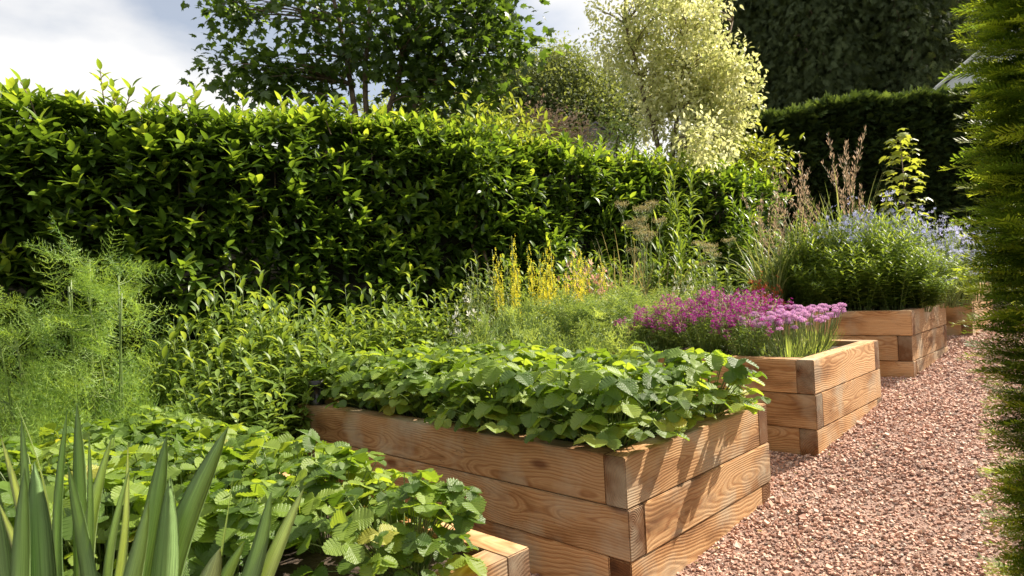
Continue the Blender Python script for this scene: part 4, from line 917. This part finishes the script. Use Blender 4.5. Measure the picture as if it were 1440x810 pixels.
# variegated tree
bx = at(935, 250, 10.2); bx[2] = gz(bx[0], bx[1])
stems = [[(0, 0, 0), rel(925, 200, 10.2, bx), rel(905, 130, 10.3, bx), rel(880, 40, 10.3, bx), rel(880, -40, 10.3, bx)], [(.1, 0, 0), rel(945, 200, 10.2, bx), rel(960, 100, 10.2, bx), rel(965, -40, 10.2, bx)], [(.1, .1, 0), rel(960, 200, 10.3, bx), rel(1000, 120, 10.3, bx), rel(1030, 30, 10.3, bx)]]
cl = np.vstack([blobcl(945, 55, 10.2, .95, 1.15, 1.0, 120, bx, .1), blobcl(988, 140, 10.1, .85, .9, .8, 90, bx, .1), blobcl(930, 140, 10.2, .5, .6, .5, 26, bx, .1), blobcl(1020, 120, 10.0, .5, .65, .6, 32, bx), blobcl(870, 55, 10.3, .4, .55, .4, 16, bx), blobcl(985, 205, 9.6, .6, .4, .3, 24, bx), blobcl(930, -50, 10.2, .9, .6, .9, 40, bx), blobcl(1000, 205, 8.6, .42, .28, .25, 13, bx), blobcl(845, 50, 10.2, .25, .5, .2, 5, bx)])
tree('variegated_tree', 'bright cream and yellow variegated tree in full sun above the hedge', 'tree', bx, stems, cl, 56, [lance(.55, 3, .3, .25), lance(.5, 3, .2, .5)], .075, 'gold', np.array([.075, .075, .15]), rbase=.045, up=.6)
# distant round tree
def far_tree(name, label, px, py, dep, rx, ry, n, per, ls, mat, spread, group, wbase=240, tp=None):
    bx = at(px, wbase, dep); bx[2] = gz(bx[0], bx[1]) ; top = at(px, py, dep) - bx
    stems = [[(0, 0, 0), top * [0, 0, .5] + [.2, 0, 0], top], [(.3, 0, 0), top * [0, 0, .4] + [-.8, 0, 0], top + [-rx * .5, 0, 0]], [(-.2, 0, 0), top * [0, 0, .4] + [.8, 0, 0], top + [rx * .5, 0, 0]]]
    tree(name, label, 'tree', bx, stems, blobcl(px, py, dep, rx, ry, rx * .8, n, bx, .55), per, tp or LAN, ls, mat, spread, group, rbase=.15, rn=(0, 1))
far_tree('round_bush_tree', 'rounded grey green tree far behind the hedge between the maple and the bright tree', 772, 160, 24, 2.5, 2.0, 230, 340, .14, 'farbush', .30, 'distant trees', tp=[lance(.5, 2, .2, .2)])
far_tree('distant_tree', 'low dark green tree left of the rounded distant tree, behind the maple', 690, 175, 26, 1.5, 1.6, 70, 240, .12, 'farbush', .35, 'distant trees', tp=[lance(.5, 2, .2, .2)])
far_tree('distant_tree', 'dark distant tree right of the rounded one, behind the bright variegated tree', 860, 160, 25, 1.6, 1.7, 80, 240, .12, 'farbush', .35, 'distant trees', tp=[lance(.5, 2, .2, .2)])
far_tree('distant_tree', 'pale low trees far behind the stems of the maple', 600, 180, 30, 3.2, 1.0, 90, 120, .2, 'lush', .4, 'distant trees')
# dark conifers
SPR = [spray(i + 5, 4) for i in range(3)]
def conifer(px, dep, H, W, label, n=560, per=85):
    bx = at(px, 300, dep); bx[2] = gz(bx[0], bx[1]); z = H * R.rand(n) ** .9 * .96 + .3; a = R.rand(n) * 6.28; rr = W * (1 - z / H * .75) * (.35 + .65 * R.rand(n) ** .5) * (1 + .15 * np.sin(5 * a + z))
    cl = np.stack([rr * np.cos(a), rr * np.sin(a), z], 1)
    tree('conifer_tree', label, 'conifer', bx, [[(0, 0, 0), (0, 0, H * .5), (0, 0, H)]], cl, per, SPR, .2, 'conifer', .3, 'dark conifers behind the clipped hedge', up=.5, rbase=.2, droop=.9)
conifer(1075, 17, 9, 2.0, 'dark conifer beside the bright variegated tree, leftmost of the row')
conifer(1170, 16, 10, 2.3, 'dark conifer behind the middle of the clipped hedge')
conifer(1280, 15.5, 10, 2.3, 'dark conifer to the right above the clipped hedge')
conifer(1420, 17.5, 11, 2.6, 'dark conifer behind the pale glass roof and yew hedge')
conifer(1225, 20, 12, 2.6, 'tall dark conifer at the back of the row')
conifer(1120, 21, 12, 2.6, 'dark conifer seen between the two leftmost ones')
conifer(1340, 20, 12, 2.6, 'tall dark conifer seen behind the pale glass roof')
# lighter shrubs standing behind the laurel hedge
def sun_shrub(px, py, dep, w, h, mat, label, ls=.09, n=26, tp=None):
    bx = at(px, 250, dep); bx[2] = gz(bx[0], bx[1]); top = at(px, py, dep) - bx
    tree('garden_shrub', label, 'shrub', bx, [[(0, 0, 0), top * [0, 0, .6], top], [(.1, 0, 0), top + [w * .4, 0, -h * .3]]], blobcl(px, py, dep, w, h, w, n, bx, .3), 46, tp or LAN, ls, mat, .13, 'sunlit shrubs along the laurel hedge', rbase=.03, droop=-.2)
sun_shrub(655, 205, 8.0, .45, .3, 'lush', 'yellow green sunlit shrub at the right foot of the maple', .07, 22)
sun_shrub(662, 235, 6.75, .3, .38, 'laurel', 'leafy sunlit bulge of greenery in front of the hedge, right of the maple', .1, 26)
sun_shrub(690, 200, 7.3, .45, .25, 'lush', 'yellow green leafy shrub leaning over the hedge top', .09, 26)
sun_shrub(715, 195, 8.6, .6, .25, 'lush', 'yellow green shrub behind the hedge, below the distant round tree')
sun_shrub(760, 188, 9.5, .35, .3, 'plume', 'pinkish cream feathery shrub standing behind the hedge', .06)
sun_shrub(800, 195, 9.8, .35, .25, 'plume', 'second pinkish feathery shrub nearer the small slate roof', .06)
sun_shrub(850, 200, 9.4, .4, .35, 'dill', 'grey green shrub right of the small slate roof', .06)
def mixed_shrub(px, py, dep, mat, label, ls, W=.3, nst=16, tps=NAR):
    top = at(px, py, dep); b0 = gz(top[0], top[1]); H = 1.0
    me = leafy_mesh(H=H, W=W, nst=nst, per=46, ls=ls, tps=tps, mat=mat, up=.6, lo=.3, lean=1.2)
    e = place('mixed_shrub', label, 'shrub', 'upright shrubs growing against the far part of the hedge', (top[0], top[1], b0), 0, 1, me); e.scale = (1.2, 1.2, (top[2] - b0) / H)
mixed_shrub(775, 205, 7.6, 'shrub', 'upright shrub with lit narrow leaves above the yellow spires', .15)
mixed_shrub(835, 215, 7.9, 'laurel', 'dark upright shrub between the yellow spires and the dry umbels', .16)
mixed_shrub(890, 200, 8.2, 'laurel', 'dark long leaved shrub below the left side of the variegated tree', .17, .34)
mixed_shrub(945, 225, 7.9, 'shrub', 'taller fresh green shrub behind the reedy leaves', .15, .26, 12)
mixed_shrub(722, 235, 7.2, 'laurel', 'dark bushy shrub directly behind the tallest yellow spires', .14)
mixed_shrub(1030, 262, 8.4, 'laurel', 'dark shrub at the right end of the laurel hedge', .15)
sun_shrub(1055, 235, 10.2, .4, .35, 'lush', 'bright green shrub between the variegated tree and dark hedge', .1)

# ------------------------------------------------------------------ two glimpsed buildings
def greenhouse():
    c = at(1368, 130, 14.2); g = gz(c[0], c[1]); e = empty('greenhouse', (c[0], c[1], g), rz=rad(-18), label='pale glass roof of a greenhouse showing above the clipped hedge', cat='greenhouse')
    ridge = at(1385, 86, 14.2)[2] - g; eav = ridge - 1.0; w = 1.25; d = 2.2
    def slope(x0, x1, sg):
        b = MB(); V = []
        for y in (-d, d):
            for t in (0, .03): V += [(0, y, ridge + t), (sg * w, y, eav + t)]
        b.add(V, None, [(0, 1, 3, 2), (4, 6, 7, 5), (2, 3, 7, 6), (0, 4, 5, 1), (0, 2, 6, 4), (1, 5, 7, 3)]); return b.mesh('roof', M['glass_white'])
    for sg in (-1, 1): link('roof', slope(0, 1, sg), e)
    b = MB(); b.box((0, 0, eav / 2), (w - .05, d - .05, eav / 2 - .01)); link('wall', b.mesh('greenhouse_wall', M['glass_white'], False), e)
    b = MB(); b.add([(-w + .05, -d + .05, eav), (w - .05, -d + .05, eav), (0, -d + .05, ridge - .03)], [(0, 1, 2)], None); link('gable', b.mesh('greenhouse_gable', M['glass_white'], False), e)
    b = MB()
    for sg in (-1, 1):
        for y in np.linspace(-d, d, 8): b.tube([(0, y, ridge + .045), (sg * (w + .02), y, eav + .045)], .022, .022, 4)
    b.tube([(0, -d - .03, ridge + .06), (0, d + .03, ridge + .06)], .04, .04, 6); link('frame', b.mesh('greenhouse_frame', M['frame'], False), e)
greenhouse()
def shed():
    c = at(826, 190, 15); g = gz(c[0], c[1]); e = empty('garden_shed', (c[0], c[1], g), rz=rad(12), label='small slate roof glimpsed behind the hedge between the feathery shrubs', cat='shed')
    top = at(826, 182, 15)[2] - g; w, d = .5, .6; ev = top - .35
    b = MB(); b.box((0, 0, ev / 2), (w * .9, d * .9, ev / 2)); link('wall', b.mesh('shed_wall', M['render'], False), e)
    b = MB()
    for sg in (-1, 1):
        V = []
        for y in (-d, d):
            for t in (0, .04): V += [(0, y, top + t), (sg * w, y, ev + t)]
        b.add(V, None, [(0, 1, 3, 2), (4, 6, 7, 5), (2, 3, 7, 6), (0, 4, 5, 1), (0, 2, 6, 4), (1, 5, 7, 3)])
    b.add([(-w * .9, -d * .9, ev), (w * .9, -d * .9, ev), (0, -d * .9, top)], [(0, 1, 2)]); link('roof', b.mesh('shed_roof', M['slate'], False), e)
shed()

# ------------------------------------------------------------------ sky and sun
w = bpy.data.worlds.new('World'); scene.world = w; w.use_nodes = True; nt = w.node_tree; nt.nodes.clear(); L = nt.links.new
sky = _n(nt, 'ShaderNodeTexSky', sky_type='NISHITA', sun_disc=False); sky.sun_elevation = rad(SUN_EL); sky.sun_rotation = rad(SUN_AZ); sky.dust_density = 1.5; sky.air_density = 1.0
geo = _n(nt, 'ShaderNodeTexCoord')
mp = _n(nt, 'ShaderNodeMapping'); mp.inputs['Scale'].default_value = (1, 1, 2.2); mp.inputs['Location'].default_value = (2.06, .9, .2); L(geo.outputs['Generated'], mp.inputs[0])
nz = _n(nt, 'ShaderNodeTexNoise'); nz.inputs['Scale'].default_value = 1.5; nz.inputs['Detail'].default_value = 9; nz.inputs['Roughness'].default_value = .48; L(mp.outputs[0], nz.inputs['Vector'])
rp = ramp(nt, [(.43, (.3, .3, .3, 1)), (.53, (1, 1, 1, 1))]); L(nz.outputs[0], rp.inputs[0])
n2 = _n(nt, 'ShaderNodeTexNoise'); n2.inputs['Scale'].default_value = 4; n2.inputs['Detail'].default_value = 7; L(mp.outputs[0], n2.inputs['Vector'])
cr = ramp(nt, [(.3, (7.3, 7.2, 7.1, 1)), (.7, (8.4, 8.2, 7.9, 1))]); L(n2.outputs[0], cr.inputs[0])
mx = _n(nt, 'ShaderNodeMixRGB'); L(rp.outputs[0], mx.inputs[0]); L(sky.outputs[0], mx.inputs[1]); L(cr.outputs[0], mx.inputs[2])
bg = _n(nt, 'ShaderNodeBackground'); bg.inputs['Strength'].default_value = .06; L(mx.outputs[0], bg.inputs[0])
L(bg.outputs[0], _n(nt, 'ShaderNodeOutputWorld').inputs[0])
sd = bpy.data.lights.new('sun', 'SUN'); sd.energy = 5.0; sd.angle = rad(.55); sd.color = (1, .91, .76)
so = bpy.data.objects.new('sun', sd); col.objects.link(so)
az, el = rad(SUN_AZ), rad(SUN_EL)
v = Vector((math.sin(az) * math.cos(el), math.cos(az) * math.cos(el), math.sin(el)))
so.rotation_euler = v.to_track_quat('Z', 'Y').to_euler(); so.location = v * 20

cam = bpy.data.cameras.new('camera'); co = bpy.data.objects.new('camera', cam); col.objects.link(co)
cam.sensor_width = 36; cam.lens = F / 1440 * 36; cam.clip_end = 1000; cam.clip_start = .05
cam.dof.use_dof = True; cam.dof.focus_distance = 3.2; cam.dof.aperture_fstop = 7.0
co.location = (0, 0, 0); co.rotation_euler = (math.pi / 2, ROLL, 0)
scene.camera = co
vs = scene.view_settings; vs.view_transform = 'Standard'; vs.look = 'None'; vs.exposure = 1.25; vs.gamma = 1
scene.cycles.max_bounces = 8; scene.cycles.transparent_max_bounces = 4; scene.cycles.use_denoising = True
scene.cycles.diffuse_bounces = 4; scene.cycles.transmission_bounces = 4; scene.cycles.glossy_bounces = 2
